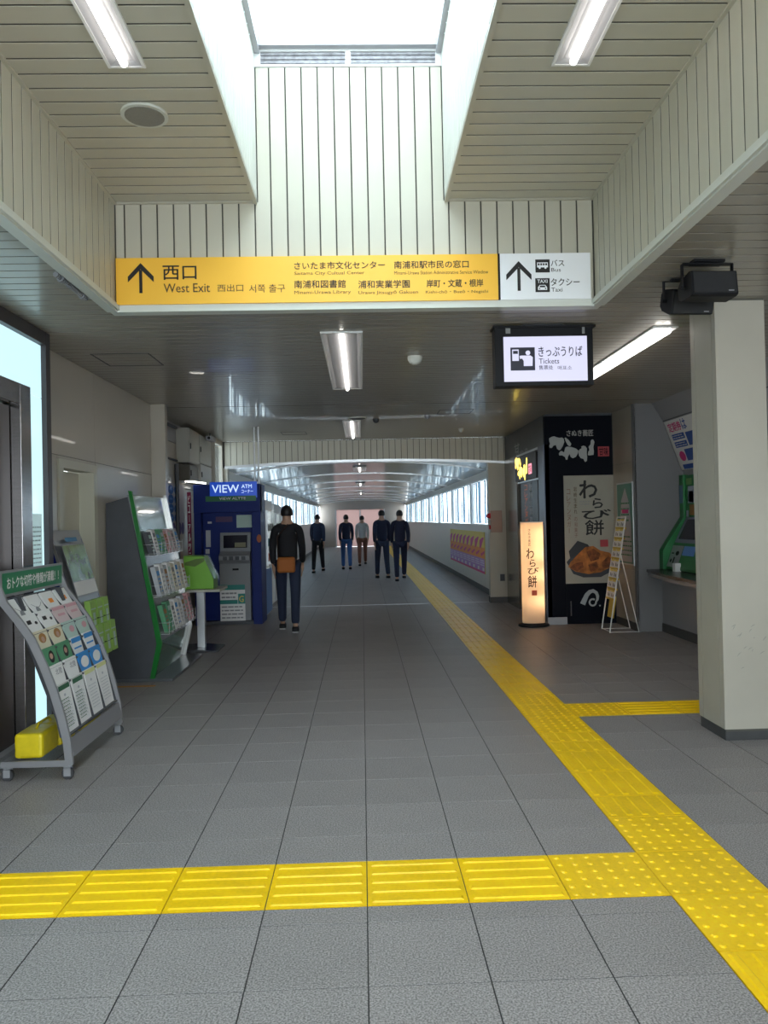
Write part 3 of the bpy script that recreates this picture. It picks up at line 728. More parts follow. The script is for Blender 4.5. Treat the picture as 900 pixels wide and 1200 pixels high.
p = at(598.5, 434.5, 'y', YD); q = at(626.5, 407, 'y', YD); f_ = fr_front(p.x, YD, p.z); W_ = q.x-p.x; mb.quad(f_, 0, 0, W_, q.z-p.z, .003)
mb.build('display_lettering', scrink, sc_, flat=True)
mb = MB(); k = W_/28
mb.quad(f_, 2*k, 11*k, 9.5*k, 24*k, .004); mb.disc(f_, 20*k, 20*k, 2.7*k, e=.004)
mb.poly(f_, [(15*k, 5*k), (25*k, 5*k), (25.5*k, 15*k), (23*k, 17*k), (17*k, 17*k), (14*k, 14*k), (11*k, 13*k), (10.3*k, 16.5*k), (11.8*k, 17*k), (12.5*k, 14.5*k), (15*k, 11*k)][::1], .004)
mb.build('display_pictogram', scr, sc_, flat=True)
mb = MB(); mb.quad(f_, 3*k, 19*k, 8.5*k, 22.5*k, .005); mb.build('display_pictogram_screen', scrink, sc_, flat=True)
mb = MB(); p = at(592.5, 391, 'y', YD); mb.quad(fr_front(0, YD, 0), p.x, p.z, p.x+.035, p.z+.04, .002); mb.build('sticker', mat('sticker', (.25, .25, .24), .5), sc_, flat=True); mb = MB(); p = at(682, 391, 'y', YD); mb.quad(fr_front(0, YD, 0), p.x, p.z, p.x+.02, p.z+.055, .002)
mb.build('sticker', mat('sticker', (.25, .25, .24), .5), sc_, flat=True)

# ------------------------------------------------------------------ box speakers under the ceiling
def boxspk(cx, cy, cz, w_, h, d, yaw, tilt, label):
    t = thing('box_speaker', label, 'speaker', (cx, cy, ZL))
    Rm = Matrix.Rotation(yaw, 3, 'Z') @ Matrix.Rotation(tilt, 3, 'X')
    C_ = Vector((cx, cy, cz))
    def tr(mb): mb.v = [tuple(C_+Rm @ Vector(p)) for p in mb.v]; return mb
    prof = [(-d/2, -h/2*.92), (-d/2*.7, -h/2), (d/2*.55, -h/2*.85), (d/2, -h/2*.5), (d/2, h/2*.5), (d/2*.55, h/2*.85), (-d/2*.7, h/2), (-d/2, h/2*.92)]
    tr(MB().prism(prof, 'x', -w_/2, w_/2)).build('cabinet', black, t, bevel=.006)
    tr(MB().box(-w_/2+.012, w_/2-.012, -d/2-.006, -d/2+.002, -h/2+.014, h/2-.014)).build('grille', mat('speaker_grille', (.018, .018, .02), .7, bump=.4, scale=300), t)
    tr(MB().box(w_/2-.06, w_/2-.03, -d/2-.008, -d/2-.005, -h/2+.02, -h/2+.026)).build('badge', greyp, t)
    mb = MB(); e = w_/2+.012
    for s_ in (-1, 1):
        p = C_+Rm @ Vector((s_*e, 0, 0)); mb.obox((p+Vector((p.x, p.y, ZL-.02)))/2, Rm @ Vector((.003, 0, 0)), Rm @ Vector((0, .014, 0)), (0, 0, abs(ZL-.02-p.z)/2))
        mb.cyl(C_+Rm @ Vector((s_*(w_/2-.001), 0, 0)), C_+Rm @ Vector((s_*(e+.012), 0, 0)), .013, n=10)
    p = C_+Vector((0, 0, 0)); mb.obox((cx, cy, ZL-.02), Rm @ Vector((e, 0, 0)), Rm @ Vector((0, .014, 0)), (0, 0, .003))
    mb.obox((cx, cy, ZL-.008), Rm @ Vector((.09, 0, 0)), Rm @ Vector((0, .035, 0)), (0, 0, .009))
    mb.build('bracket', black, t)
s1 = at(829, 338, 'y', 4.30); s2 = at(805, 353, 'y', 4.62)
boxspk(s1.x, 4.30, s1.z, .265, .145, .17, .04, -.12, 'front black box speaker on the ceiling, left of the cream pillar top')
boxspk(s2.x, 4.62, s2.z-.0, .26, .15, .17, .04, .35, 'rear black box speaker, half hidden behind the front one')

# ------------------------------------------------------------------ front brochure rack
YR0, YR1 = 4.70, 5.68
rk = thing('brochure_rack', 'grey wheeled brochure rack with curved sides and green header sign', 'brochure rack', (-1.94, (YR0+YR1)/2, 0))
prof = [(-2.165, 1.235), (-2.155, 1.16), (-2.115, 1.06), (-2.03, .95), (-1.955, .84), (-1.885, .68), (-1.83, .53), (-1.785, .37), (-1.755, .23), (-1.742, .085)]
def pc(z):
    for (xa_, za), (xb2, zb2) in zip(prof, prof[1:]):
        if za >= z >= zb2: return xa_+(xb2-xa_)*(za-z)/(za-zb2)
    return prof[0][0] if z > prof[0][1] else prof[-1][0]
frontp = prof; backp = [(x_-.045, z_-.012) for x_, z_ in prof]
rackgrey = mat('rack_grey', (.30, .295, .31), .38, .35)
for yy in (YR0, YR1-.022):
    mb = MB()
    for i in range(len(prof)-1):
        mb.prism([frontp[i], frontp[i+1], backp[i+1], backp[i]], 'y', yy, yy+.022)
    mb.box(-2.17, -1.75, yy+.0015, yy+.0205, .075, .112)
    mb.build('side_frame', rackgrey, rk)
mb = MB(); mb.prism([(pc(.30)+.004, .235), (pc(.13)+.006, .13), (pc(.13)-.012, .13), (pc(.235)-.012, .235)], 'y', YR0+.022, YR1-.022); mb.build('front_rail', rackgrey, rk)
box(-2.165, -2.13, YR0+.022, YR1-.022, .08, .11).build('rear_rail', rackgrey, rk)
mb = MB().box(-2.175, -2.155, YR0-.004, YR1+.004, 1.085, 1.245); hb = mb.build('header_panel', rackgrey, rk, bevel=.003)
f_ = fr_right(-2.155, YR0, 1.085); mb = MB(); mb.quad(f_, .03, .018, .955, .145, .001); mb.build('header_print', dgreen, rk, flat=True)
mb = MB(); put(mb, 'おトクな切符や情報が満載！！', f_, .09, .045, .80, .072, .02, .003); mb.build('header_lettering', paper, rk, flat=True)
mb = MB()
tierz = [1.035, .90, .765, .63, .495, .36]
darkpocket = mat('pocket_dark', (.06, .062, .07), .4)
tiers = []
ROWS = []
zt = [at(x_, y_, 'y', 4.80).z for x_, y_ in ((18.7, 704), (30, 722.5), (42.5, 741.7), (53, 761.7), (64, 781.7), (76, 802))]
zb6 = at(86, 858, 'y', 4.80).z
for r_ in range(6):
    ztop = zt[r_]; zbot = (zt[r_+1]-.005) if r_ < 5 else zb6
    xf1, xf0 = pc(ztop)-.004, pc(zbot)-.020        # front plane leaning back
    xf1 -= .0
    ROWS.append((xf0, zbot, xf1, ztop))
    mb = MB()
    # tray back and bottom
    mb.prism([(xf0+.004, zbot-.012), (xf0-.045, zbot-.012), (xf1-.05, ztop+.012), (xf1-.044, ztop+.012), (xf0-.038, zbot), (xf0+.004, zbot)], 'y', YR0+.022, YR1-.022)
    for k in range(5):
        yy = YR0+.03+(YR1-YR0-.06)*k/4
        mb.prism([(xf0, zbot), (xf0-.04, zbot), (xf1-.045, ztop), (xf1-.012, ztop-.02)], 'y', yy-.003, yy+.003)
    mb.build('pocket_tier', darkpocket, rk)
MB().prism([(pc(1.0)-.05, 1.08), (pc(.25)-.06, .25), (pc(.25)-.12, .28), (pc(1.0)-.10, 1.08)], 'y', YR0+.14, YR0+.20).build('back_strut', dgrey, rk)
mb = MB().prism([(pc(1.0)-.05, 1.08), (pc(.25)-.06, .25), (pc(.25)-.12, .28), (pc(1.0)-.10, 1.08)], 'y', YR1-.2, YR1-.14); mb.build('back_strut', dgrey, rk)
for xx in (-2.13, -1.775):
    for yy in (YR0+.01, YR1-.012):
        cw = MB().cyl((xx, yy-.013, .034), (xx, yy+.013, .034), .034, n=18).build('caster_wheel', mat('wheel_dark', (.05, .05, .055), .5), rk, smooth=True)
        mb = MB().box(xx-.02, xx+.02, yy-.019, yy-.015, .02, .07).box(xx-.02, xx+.02, yy+.015, yy+.019, .02, .07).box(xx-.02, xx+.02, yy-.019, yy+.019, .066, .076); mb.build('caster_fork', greyp, rk)
tiername = ['top', 'second', 'third', 'fourth', 'fifth', 'bottom']
colname = ['nearest column', 'second column', 'third column', 'farthest column']
face = mat('face_tone', (.50, .30, .22), .6); hairm = mat('hair_dark', (.015, .012, .012), .5); golden = mat('golden_hair', (.38, .18, .05), .6); pinkp = mat('pale_pink', (.62, .33, .36), .6); bluep = mat('print_blue', (.03, .25, .62), .5); greenp = mat('print_green', (.08, .28, .14), .5)
paleg = mat('pale_green_print', (.45, .58, .52), .5); creamp = mat('cream_print', (.70, .64, .48), .5); greyb = mat('grey_print', (.45, .46, .50), .5); yelp = mat('pale_yellow_print', (.68, .68, .30), .5)
spec_rows = [['white booklet with grey line drawing']*2+['pale booklet with small orange picture']*2,
             ['white booklet with dark figure on the cover']*2+['pink-topped booklet']*2,
             ['booklet with golden-haired woman on the cover']*2+['pale green booklet']*2,
             ['green booklet with a dark-haired portrait']*2+['blue-topped narrow booklet']*2,
             ['white booklet with grey headline']*2+['blue booklet with a white round emblem']*2,
             ['tall white timetable leaflet with dark green heading']*2+['tall pale leaflet with yellow-green heading']*2]
for r_, (xf0, z0, xf1, z1) in enumerate(ROWS):
    a_ = Vector((xf1-xf0, 0, z1-z0)); H_ = a_.length; bdir = a_.normalized()
    for k in range(4):
        yy0 = YR0+.03+(YR1-YR0-.06)*k/4+.022; wd = (YR1-YR0-.06)/4-.036
        if r_ == 3 and k > 1: wd *= .85
        fr = (Vector((xf0-.012, yy0, z0+.002)), Y, bdir); nrm = Y.cross(bdir)
        def reg(mb, x0, y0, x1, y1, e): mb.quad(fr, x0*wd, y0*H_, x1*wd, y1*H_, e)
        hh = H_*(1.0 if r_ == 5 else 1.06)
        look = spec_rows[r_][k]
        t = thing('brochure', '%s, %s tier, %s of wheeled rack' % (look, tiername[r_], colname[k]), 'brochure', fr[0], 'booklets in the wheeled grey rack')
        base = paper if 'blue booklet' not in look and 'green booklet with' not in look else (bluep if 'blue' in look else greenp)
        if look.startswith('pale green'): base = paleg
        if 'pink' in look: base = mat('pinkish_paper', (.66, .52, .52), .6)
        if 'golden' in look: base = creamp
        c_ = fr[0]+Y*wd/2+bdir*hh/2-nrm*.006
        mb = MB().obox(c_, Y*wd/2, bdir*hh/2, nrm*.006); mb.build('pages', base, t)
        mb = MB()
        if 'line drawing' in look:
            mb.ribbon(fr, [(wd*(.1+.8*i/8), H_*(.55-.25*math.sin(i/8*math.pi))) for i in range(9)], .004, .0012); mb.disc(fr, wd*.4, H_*.1, wd*.16, e=.0012); ms = greyink
        elif 'orange picture' in look: reg(mb, .35, .35, .7, .62, .0012); ms = orange2
        elif 'dark figure' in look: mb.disc(fr, wd*.75, H_*.5, wd*.1, H_*.09, e=.0012); reg(mb, .15, .5, .45, .72, .0012); ms = hairm
        elif 'pink' in look: reg(mb, 0, .82, 1, 1.0, .0012); reg(mb, .2, .45, .8, .6, .0012); ms = pinkp
        elif 'golden' in look: mb.disc(fr, wd*.52, H_*.62, wd*.27, H_*.27, e=.0012); ms = golden
        elif 'pale green' in look: mb.disc(fr, wd*.6, H_*.55, wd*.22, H_*.2, e=.0012); ms = pinkp
        elif 'portrait' in look: mb.disc(fr, wd*.55, H_*.52, wd*.2, H_*.34, e=.0012); ms = hairm
        elif 'blue-topped' in look: reg(mb, 0, .72, 1, 1.0, .0012); reg(mb, .1, .35, .9, .45, .0012); ms = bluep
        elif 'grey headline' in look: put(mb, '北陸', fr, wd*.35, H_*.5, wd*.5, H_*.32, .01, .0012); ms = greyink
        elif 'round emblem' in look: mb.disc(fr, wd*.5, H_*.48, wd*.36, H_*.34, e=.0012); ms = paper
        elif 'timetable' in look: reg(mb, .06, .86, .94, .96, .0012); lines(mb, fr, wd*.1, H_*.08, wd*.6, H_*.62, 9, .0012, r_*7+k, .25); ms = mat('dark_green_ink', (.03, .12, .06), .6)
        else: reg(mb, 0, .9, 1, .99, .0012); ms = yelp
        mb.build('cover_print', ms, t, flat=True, kind='stuff' if 'timetable' in look else None)
        if 'golden' in look or 'portrait' in look:
            mb = MB(); mb.disc(fr, wd*.52, H_*.55, wd*.12, H_*.16, e=.0022); mb.build('cover_face', face, t, flat=True)
        if 'yellow-green' in look or 'timetable' in look:
            mb = MB(); lines(mb, fr, wd*.12, H_*.12, wd*.7, H_*.55, 8, .0018, 40+k, .22); mb.disc(fr, wd*.45, H_*.75, wd*.08, H_*.03, e=.0018); mb.build('cover_lettering', greyb, t, flat=True, kind='stuff')
# yellow case under the rack
t = thing('yellow_case', 'scuffed yellow plastic case lying under the wheeled brochure rack', 'case', (-1.98, 4.95, .115))
yc = mat('case_yellow', (.75, .58, .01), .4, noise=.12, scale=12)
box(-2.105, -1.935, 4.735, 4.99, .116, .265).build('near_half', yc, t, bevel=.02); box(-2.10, -1.92, 4.995, 5.25, .116, .262).build('far_half', yc, t, bevel=.02)
MB().tube([(-2.02, 4.86, .266), (-2.02, 4.90, .29), (-2.02, 5.04, .29), (-2.02, 5.08, .264)], .008).build('carry_handle', yc, t, smooth=True)
t = thing('yellow_bag', 'crumpled yellow cloth bundle behind the yellow case', 'bag', (-1.92, 5.4, .115))
mb = MB(); mb.lathe([(.06, 0), (.11, .03), (.12, .08), (.09, .14), (.04, .17)], (-1.93, 5.42, .116), 14, .85, 1.2)
ob = mb.build('cloth', mat('cloth_yellow', (.62, .50, .03), .7, noise=.2, bump=.6, scale=20), t, smooth=True)
MB().tube([(-1.90, 5.30, .2), (-1.86, 5.34, .24), (-1.87, 5.42, .26), (-1.92, 5.5, .24)], .012).build('knot', MATS['cloth_yellow'], t, smooth=True)

# ------------------------------------------------------------------ silver leaflet stand with blue sides
ya, yb = 6.06, 6.66
pf = [at(66, 609, 'y', ya), at(80, 650, 'y', ya), at(97, 705, 'y', ya)]
fx = [(-2.40, 1.475), (-2.37, 1.40), (-2.30, 1.16), (-2.245, .98), (-2.205, .83), (-2.18, .55), (-2.17, .08)]
st = thing('leaflet_stand', 'slim silver leaflet stand with deep blue sides, behind the wheeled rack', 'leaflet stand', (-2.3, (ya+yb)/2, 0))
bl2 = mat('stand_blue', (.004, .012, .16), .4)
for yy in (ya, yb-.015): MB().prism([(-2.435, 1.45)]+fx[1:]+[(-2.435, .0)], 'y', yy, yy+.015).build('side_panel', bl2, st)
mb = MB()
for (x0, z0), (x1, z1) in zip(fx, fx[1:]): mb.prism([(x0, z0), (x1, z1), (x1-.02, z1-.006), (x0-.02, z0-.006)], 'y', ya-.012, yb+.012)
mb.build('front_shell', mat('shell_silver', (.40, .41, .43), .3, .7), st)
def slantfr(x0, z0, x1, z1, y0): d_ = Vector((x1-x0, 0, z1-z0)); return (Vector((x0, y0, z0)), Y, d_.normalized()), d_.length
f_, L_ = slantfr(fx[4][0], fx[4][1], fx[1][0], fx[1][1], ya)
f_ = (f_[0]+Vector((.024, 0, 0)), f_[1], f_[2])
MB().quad(f_, .05, .12, .55, .56, .002).build('poster_frame', greyp, st, flat=True)
MB().quad(f_, .065, .25, .535, .545, .004).build('poster_print', mat('stand_poster', (.16, .26, .10), .12, noise=.4, scale=6, coat=1), st, flat=True)
MB().quad(f_, .065, .135, .535, .245, .004).build('poster_caption', paper, st, flat=True)
mb = MB(); put(mb, 'Suica', f_, .22, .575, .2, .045, .01, .003) if False else mb.quad(f_, .17, .575, .42, .61, .003); mb.build('logo_patch', mat('faded_blue', (.06, .2, .36), .5), st, flat=True)
box(-2.44, -2.16, ya-.01, yb+.01, 0, .03).build('base', greyp, st)
mb = MB()
for row, (xo, zo) in enumerate(((-2.14, .665), (-2.09, .47))):
    for k in range(3):
        y0 = 6.20+row*.02+k*.155
        for zz in (zo, zo+.10): mb.tube([(xo-.06, y0, zz), (xo+.02, y0, zz), (xo+.02, y0+.13, zz), (xo-.06, y0+.13, zz)], .002, 4)
mb.build('wire_pocket', black, st)
for row, (xo, zo) in enumerate(((-2.14, .665), (-2.09, .47))):
    for k in range(3):
        y0 = 6.20+row*.02+k*.155
        tl = thing('leaflet', 'lime green tall leaflet, %s row of blue-sided stand, %s' % (('upper', 'lower')[row], ('near end', 'middle', 'far end')[k]), 'leaflet', (xo, y0, zo), 'lime leaflets in the blue-sided stand')
        MB().prism([(xo+.015, zo), (xo-.03, zo), (xo-.055, zo+.245), (xo-.01, zo+.245)], 'y', y0+.006, y0+.124).build('pages', leafgreen, tl)
        fr, L_ = slantfr(xo+.015, zo, xo-.01, zo+.245, y0); mb = MB(); mb.quad(fr, .045, .03, .095, .15, .001); mb.quad(fr, .01, .175, .12, .185, .001); mb.build('cover_print', paleg, tl, flat=True)

# ------------------------------------------------------------------ big grey and green brochure stand
ya, yb = 7.52, 8.86
gs = thing('brochure_stand', 'tall charcoal brochure stand with green edge and slanted front', 'brochure stand', (-2.2, (ya+yb)/2, 0))
ft = [(-2.215, 1.80), (-1.955, .36), (-2.03, .03)]
for yy in (ya, yb-.02): MB().prism([(-2.44, 1.715), (-2.235, 1.775), (-1.975, .36), (-2.05, .03), (-2.44, .03)], 'y', yy, yy+.02).build('side_panel', dgrey, gs)
for yy, gm in ((ya-.006, green), (yb-.03, MATS['brushed_steel'])):
    MB().prism([(-2.225, 1.835), (-2.19, 1.83), (-1.93, .36), (-2.005, .03), (-2.05, .03), (-1.98, .36)], 'y', yy, yy+.036).build('edge_trim', gm, gs)
MB().prism([(-2.22, 1.80), (-1.965, .37), (-1.99, .365), (-2.245, 1.795)], 'y', ya+.03, yb-.03).build('front_panel', mat('front_silver', (.36, .36, .39), .25, .3), gs)
MB().prism([(-1.962, .37), (-2.035, .03), (-2.06, .03), (-1.99, .36)], 'y', ya+.03, yb-.03).build('kick_panel', mat('kick_green', (.01, .13, .03), .15, coat=1), gs)
f_, L_ = slantfr(-1.965, .37, -2.22, 1.80, ya)
MB().quad(f_, .03, 1.06, 1.31, 1.45, .002).build('header_print', mat('pale_green_gloss', (.28, .40, .33), .12, coat=1), gs, flat=True)
box(-2.44, -1.83, ya, yb+.06, 0, .028).build('base_plate', mat('base_grey', (.10, .105, .115), .3), gs, bevel=.004)
box(-2.44, -2.25, ya+.02, yb-.02, 1.68, 1.72).build('top_panel', dgrey, gs)
cols = [('dark', dgrey), ('white', paper), ('charcoal', greyb), ('green', greenp), ('pink', pinkp), ('pale pink', mat('pp2', (.6, .45, .47), .6)), ('grey', greyb), ('cream', creamp)]
tiers3 = [(1.20, [0, 1, 3, 3, 4, 5, 5, 6], 'top'), (.80, [6, 1, 6, 1, 7, 1, 7, 1], 'middle'), (.44, [3, 3, 1, 1, 1, 6, 4, 4], 'bottom')]
cnt = {}
for zb, order, tn in tiers3:
    xb3 = -1.965-(zb-.37)*.178
    mb = MB()
    for zz in (zb+.02, zb+.11): mb.tube([(xb3, ya+.08, zz), (xb3+.10, ya+.08, zz), (xb3+.10, yb-.06, zz), (xb3, yb-.06, zz)], .003, 5)
    for k in range(9): y0 = ya+.08+k*.15; mb.tube([(xb3+.10, y0, zb+.13), (xb3+.10, y0, zb), (xb3, y0, zb)], .0025, 4)
    mb.build('wire_shelf', alu, gs)
    for k in range(8):
        nm_, m_ = cols[order[k]]; y0 = ya+.09+k*.15; hgt = (.235, .29, .275)[zb < 1.1 and (2 if zb < .6 else 1) or 0]+(.02 if k % 2 else 0)
        tl = thing('pamphlet', '%s pamphlet, %s wire shelf of charcoal stand, %s from near end' % (nm_, tn, ('first', 'second', 'third', 'fourth', 'fifth', 'sixth', 'seventh', 'last')[k]), 'pamphlet', (xb3+.05, y0, zb), 'pamphlets in the charcoal and green stand')
        MB().prism([(xb3+.092, zb+.006), (xb3+.05, zb+.006), (xb3-.02+.0, zb+hgt), (xb3+.03, zb+hgt)], 'y', y0+.006, y0+.128).build('pages', m_, tl)
        fr, L_ = slantfr(xb3+.092, zb+.006, xb3+.03, zb+hgt, y0)
        mb = MB(); lines(mb, fr, .02, .03, .09, L_*.55, 4, .001, k+int(zb*100), .4); mb.quad(fr, .02, L_*.7, .11, L_*.86, .001)
        mb.build('cover_print', [greyink, greyb, paleg, bluep, golden][(k*3+int(zb*10)) % 5], tl, flat=True, kind='stuff')

# ------------------------------------------------------------------ pedestal table with green holder
tb = thing('pedestal_table', 'small grey pedestal table between brochure stand and cash machine', 'table', (-1.93, 9.35, 0))
box(-2.22, -1.66, 9.10, 9.62, .705, .735).build('tabletop', mat('table_cream', (.42, .41, .36), .4), tb, bevel=.004)
box(-1.975, -1.885, 9.31, 9.39, .03, .705).build('post', alu, tb, bevel=.004)
MB().prism([(-2.15, .004), (-1.70, .004), (-1.70, .018), (-1.95, .04), (-2.15, .035)], 'y', 9.10, 9.60).build('foot', mat('foot_dark', (.10, .10, .11), .25, .5), tb)
gh = thing('leaflet_box', 'bright lime leaflet box with clear lid on the pedestal table', 'leaflet box', (-1.93, 9.3, .735))
MB().prism([(-2.09, .736), (-1.745, .736), (-1.745, .85), (-1.86, 1.12), (-2.09, 1.13)], 'y', 9.18, 9.45).build('box', lime, gh, bevel=.006)
MB().prism([(-1.74, .74), (-1.735, .74), (-1.735, .86), (-1.85, 1.135), (-1.86, 1.125), (-1.74, .85)], 'y', 9.16, 9.47).build('clear_lid', acryl, gh)
mb = MB(); mb.poly(fr_front(0, 9.18, 0), [(-2.08, 1.02), (-1.96, 1.0), (-1.85, 1.06), (-1.84, 1.10), (-1.95, 1.09), (-2.08, 1.05)], .002); mb.build('faded_print', mat('olive_print', (.10, .17, .03), .6), gh, flat=True)

# ------------------------------------------------------------------ cash machine booth
YA = 11.55
am = thing('cash_machine', 'tall deep blue cash machine booth with lit header sign', 'cash machine', (-1.97, YA+.3, 0))
A0, A1, ZT = -2.47, -1.49, 2.075
MB().box(A0, A0+.10, YA, YA+.5, 0, ZT).build('left_cheek', blue, am); box(A1-.13, A1, YA, YA+.55, 0, ZT).build('right_cheek', blue, am, bevel=.004)
box(A0+.10, A1-.13, YA+.16, YA+.22, 0, ZT).build('back_panel', blue, am)
box(A0, A1, YA-.02, YA+.16, 1.66, ZT+.0).build('header_box', blue, am, bevel=.004)
box(A0+.1, A1-.13, YA+.02, YA+.16, 0, .05).build('plinth', dgrey, am)
p = at(246, 584, 'y', YA-.02); q = at(301, 564, 'y', YA-.02)
ff = fr_front(0, YA-.02, 0)
MB().quad(ff, p.x, p.z, q.x, q.z, .002).build('lit_header', mat('lit_blue', (.01, .05, .4), .3, emit=.28, ecol=(.01, .10, .75)), am, flat=True)
kk = dict(yp=YA-.02, e=.004); mb = MB(); psign(mb, 'VIEW', 248.5, 568, 280, 577.5, .02, **kk); psign(mb, 'ATM', 283, 567.5, 295, 572, .02, **kk); psign(mb, 'コーナー', 283, 573.5, 296.5, 578, .01, **kk)
mb.build('lit_lettering', mat('lit_letter', (.6, .7, .8), .4, emit=.7, ecol=(.5, .65, .9)), am, flat=True)
p = at(241, 588, 'y', YA-.02); q = at(300, 580.5, 'y', YA-.02); MB().quad(ff, p.x, p.z, q.x, q.z, .003).build('green_strip', mat('strip_green', (.005, .13, .04), .4), am, flat=True)
mb = MB(); psign(mb, 'VIEW ALTTE', 257, 582.3, 288, 585.8, .02, yp=YA-.02, e=.005); mb.build('strip_lettering', paper, am, flat=True)
mg = mat('machine_grey', (.23, .235, .25), .4)
g0, g1 = at(257, 650, 'y', YA+.02).x, at(293, 650, 'y', YA+.02).x
m_ = MB().prism([(YA+.02, .06), (YA+.02, .90), (YA-.03, .95), (YA-.03, 1.02), (YA+.08, 1.08), (YA+.12, 1.36), (YA+.16, 1.36), (YA+.16, .06)], 'x', g0, g1).build('machine_body', mg, am, bevel=.004)
sl = (Vector((g0, YA+.08, 1.08)), X, Vector((0, .04, .28)).normalized()); W_ = g1-g0
MB().quad(sl, .05, .05, W_-.05, .24, .002).build('touch_screen', mat('screen_dark', (.006, .006, .02), .15), am, flat=True)
MB().quad(sl, W_*.48, .06, W_-.07, .13, .003).build('screen_window', mat('dim_yellow', (.20, .18, .10), .4), am, flat=True)
f_ = fr_front(g0, YA-.03, 0); mb = MB()
for i in range(4): mb.quad(f_, .06+i*.09, .955, .12+i*.09, 1.01, .002)
mb.build('card_slots', dgrey, am, flat=True)
f_ = fr_front(g0, YA+.02, 0); MB().quad(f_, W_*.42, .80, W_*.62, .83, .003).build('cash_slot', black, am, flat=True)
p = at(258.5, 728, 'y', YA+.02); q = at(287, 685, 'y', YA+.02); f_ = fr_front(p.x, YA+.02, p.z); W2, H2 = q.x-p.x, q.z-p.z
MB().quad(f_, 0, 0, W2, H2, .002).build('poster_sheet', paper, am, flat=True)
tealp = mat('teal_print', (.02, .23, .20), .5)
mb = MB(); mb.quad(f_, 0, H2*.86, W2, H2, .003); mb.quad(f_, 0, H2*.47, W2*.7, H2*.58, .003); mb.quad(f_, W2*.72, H2*.47, W2, H2*.75, .003); mb.build('poster_print', tealp, am, flat=True)
mb = MB(); lines(mb, f_, W2*.06, H2*.60, W2*.6, H2*.22, 2, .003, 5, .4); lines(mb, f_, W2*.06, H2*.04, W2*.85, H2*.4, 4, .003, 6, .35); mb.build('poster_lettering', greyink, am, flat=True)
mb = MB(); put(mb, 'G', f_, W2*.76, H2*.52, W2*.18, H2*.17, .03, .004); mb.build('poster_emblem', yellow2, am, flat=True)
f_ = fr_front(0, YA+.16, 0); mb = MB()
mb.quad(f_, -1.87, 1.43, -1.64, 1.62, .002); mb.build('notice_board', paleg, am, flat=True)
mb = MB(); mb.quad(f_, -2.18, 1.52, -1.93, 1.60, .002); mb.build('notice_purple', mat('dk_purple', (.06, .02, .09), .5), am, flat=True)
mb = MB(); mb.quad(f_, -2.33, 1.15, -2.26, 1.4, .002); mb.quad(f_, -2.34, 1.05, -2.28, 1.12, .002); mb.quad(f_, -2.3, 1.5, -2.24, 1.53, .002); mb.build('small_notices', greyb, am, flat=True)
mb = MB(); p = at(302, 631, 'y', YA); mb.disc(fr_front(0, YA, 0), p.x+.02, p.z, .035, .06, e=.002); mb.build('orange_sticker', mat('sticker_orange', (.45, .10, .02), .5), am, flat=True)
# items beside the booth
t = thing('banner', 'narrow magenta banner left of the blue cash machine', 'banner', (-2.52, YA-.02, 0))
MB().box(-2.555, -2.50, YA-.04, YA-.025, .9, 1.97).build('sheet', mat('banner_red', (.22, .015, .06), .6), t); MB().cyl((-2.555, YA-.015, 0), (-2.555, YA-.015, 1.98), .006).build('pole', alu, t)
mb = MB(); vput(mb, 'ビューアルッテ', fr_front(-2.545, YA-.04, .95), 0, 0, .035, .98, .02, .002); mb.build('lettering', paper, t, flat=True)
t = thing('wall_lamp', 'short bright tube lamp above the left end of the cash machine', 'lamp', (-2.42, 11.5, 2.10))
MB().cyl((-2.56, 11.40, 2.13), (-2.30, 11.62, 2.10), .012).build('tube', tubelow, t, smooth=True); box(-2.605, -2.55, 11.36, 11.43, 2.10, 2.17).build('holder', white, t)
# pipes
for xx in (-1.565, -1.505):
    t = MB().cyl((xx, YA+.02, ZT), (xx, YA+.02, ZL), .013, n=10).build('conduit_pipe', alu, smooth=True)
    tag(t, ('left' if xx < -1.54 else 'right')+' one of two thin pipes from the cash machine top to the ceiling', 'pipe', 'pipes above the cash machine')
# cabinets on the left wall
cab = mat('cabinet_cream', (.42, .40, .35), .4)
def cabinet(x1, y0, y1, z0, z1, label, m=cab):
    t = thing('wall_cabinet', label, 'cabinet', (x1-.1, (y0+y1)/2, z0))
    box(-2.606, x1-.012, y0, y1, z0, z1).build('body', m, t, bevel=.003)
    d_ = box(x1-.012, x1, y0+.01, y1-.01, z0+.01, z1-.01).build('door', m, t, bevel=.002)
    box(x1, x1+.012, y0+.06, y0+.075, (z0+z1)/2-.05, (z0+z1)/2+.03).build('handle', black, d_)
cabinet(-2.42, 11.10, 11.78, 2.38, 2.87, 'large cream wall cabinet high above the charcoal brochure stand')
cabinet(-2.42, 11.80, 12.72, 2.42, 2.86, 'upper cream wall cabinet beside the bright left window')
cabinet(-2.42, 11.86, 12.72, 2.11, 2.41, 'lower cream wall cabinet just above the cash machine')
cabinet(-2.44, 11.20, 11.80, 2.13, 2.36, 'small dark brown box under the large cream cabinet', mat('box_brown', (.10, .085, .065), .5))
mb = MB().tube([(-2.59, 9.7, 2.86), (-2.59, 11.05, 2.86)], .022, 8).tube([(-2.59, 9.7, 2.40), (-2.59, 11.08, 2.40)], .016, 8).tube([(-2.58, 11.0, 2.35), (-2.58, 11.0, 1.0)], .03, 8)
tag(mb.build('cable_pipes', dgrey, smooth=True), 'dark cable pipes running along the left wall behind the corner post', 'pipe')
t = thing('security_camera', 'small dark camera at the end of the cream cabinets', 'camera', (-2.32, 12.3, 2.87))
box(-2.40, -2.30, 12.2, 12.5, 2.80, 2.87).build('housing', greyp, t, bevel=.006); MB().cyl((-2.35, 12.3, 2.87), (-2.35, 12.3, ZL), .012).build('mount', dgrey, t)
MB().cyl((-2.35, 12.2, 2.835), (-2.35, 12.17, 2.835), .022).build('lens', black, t)
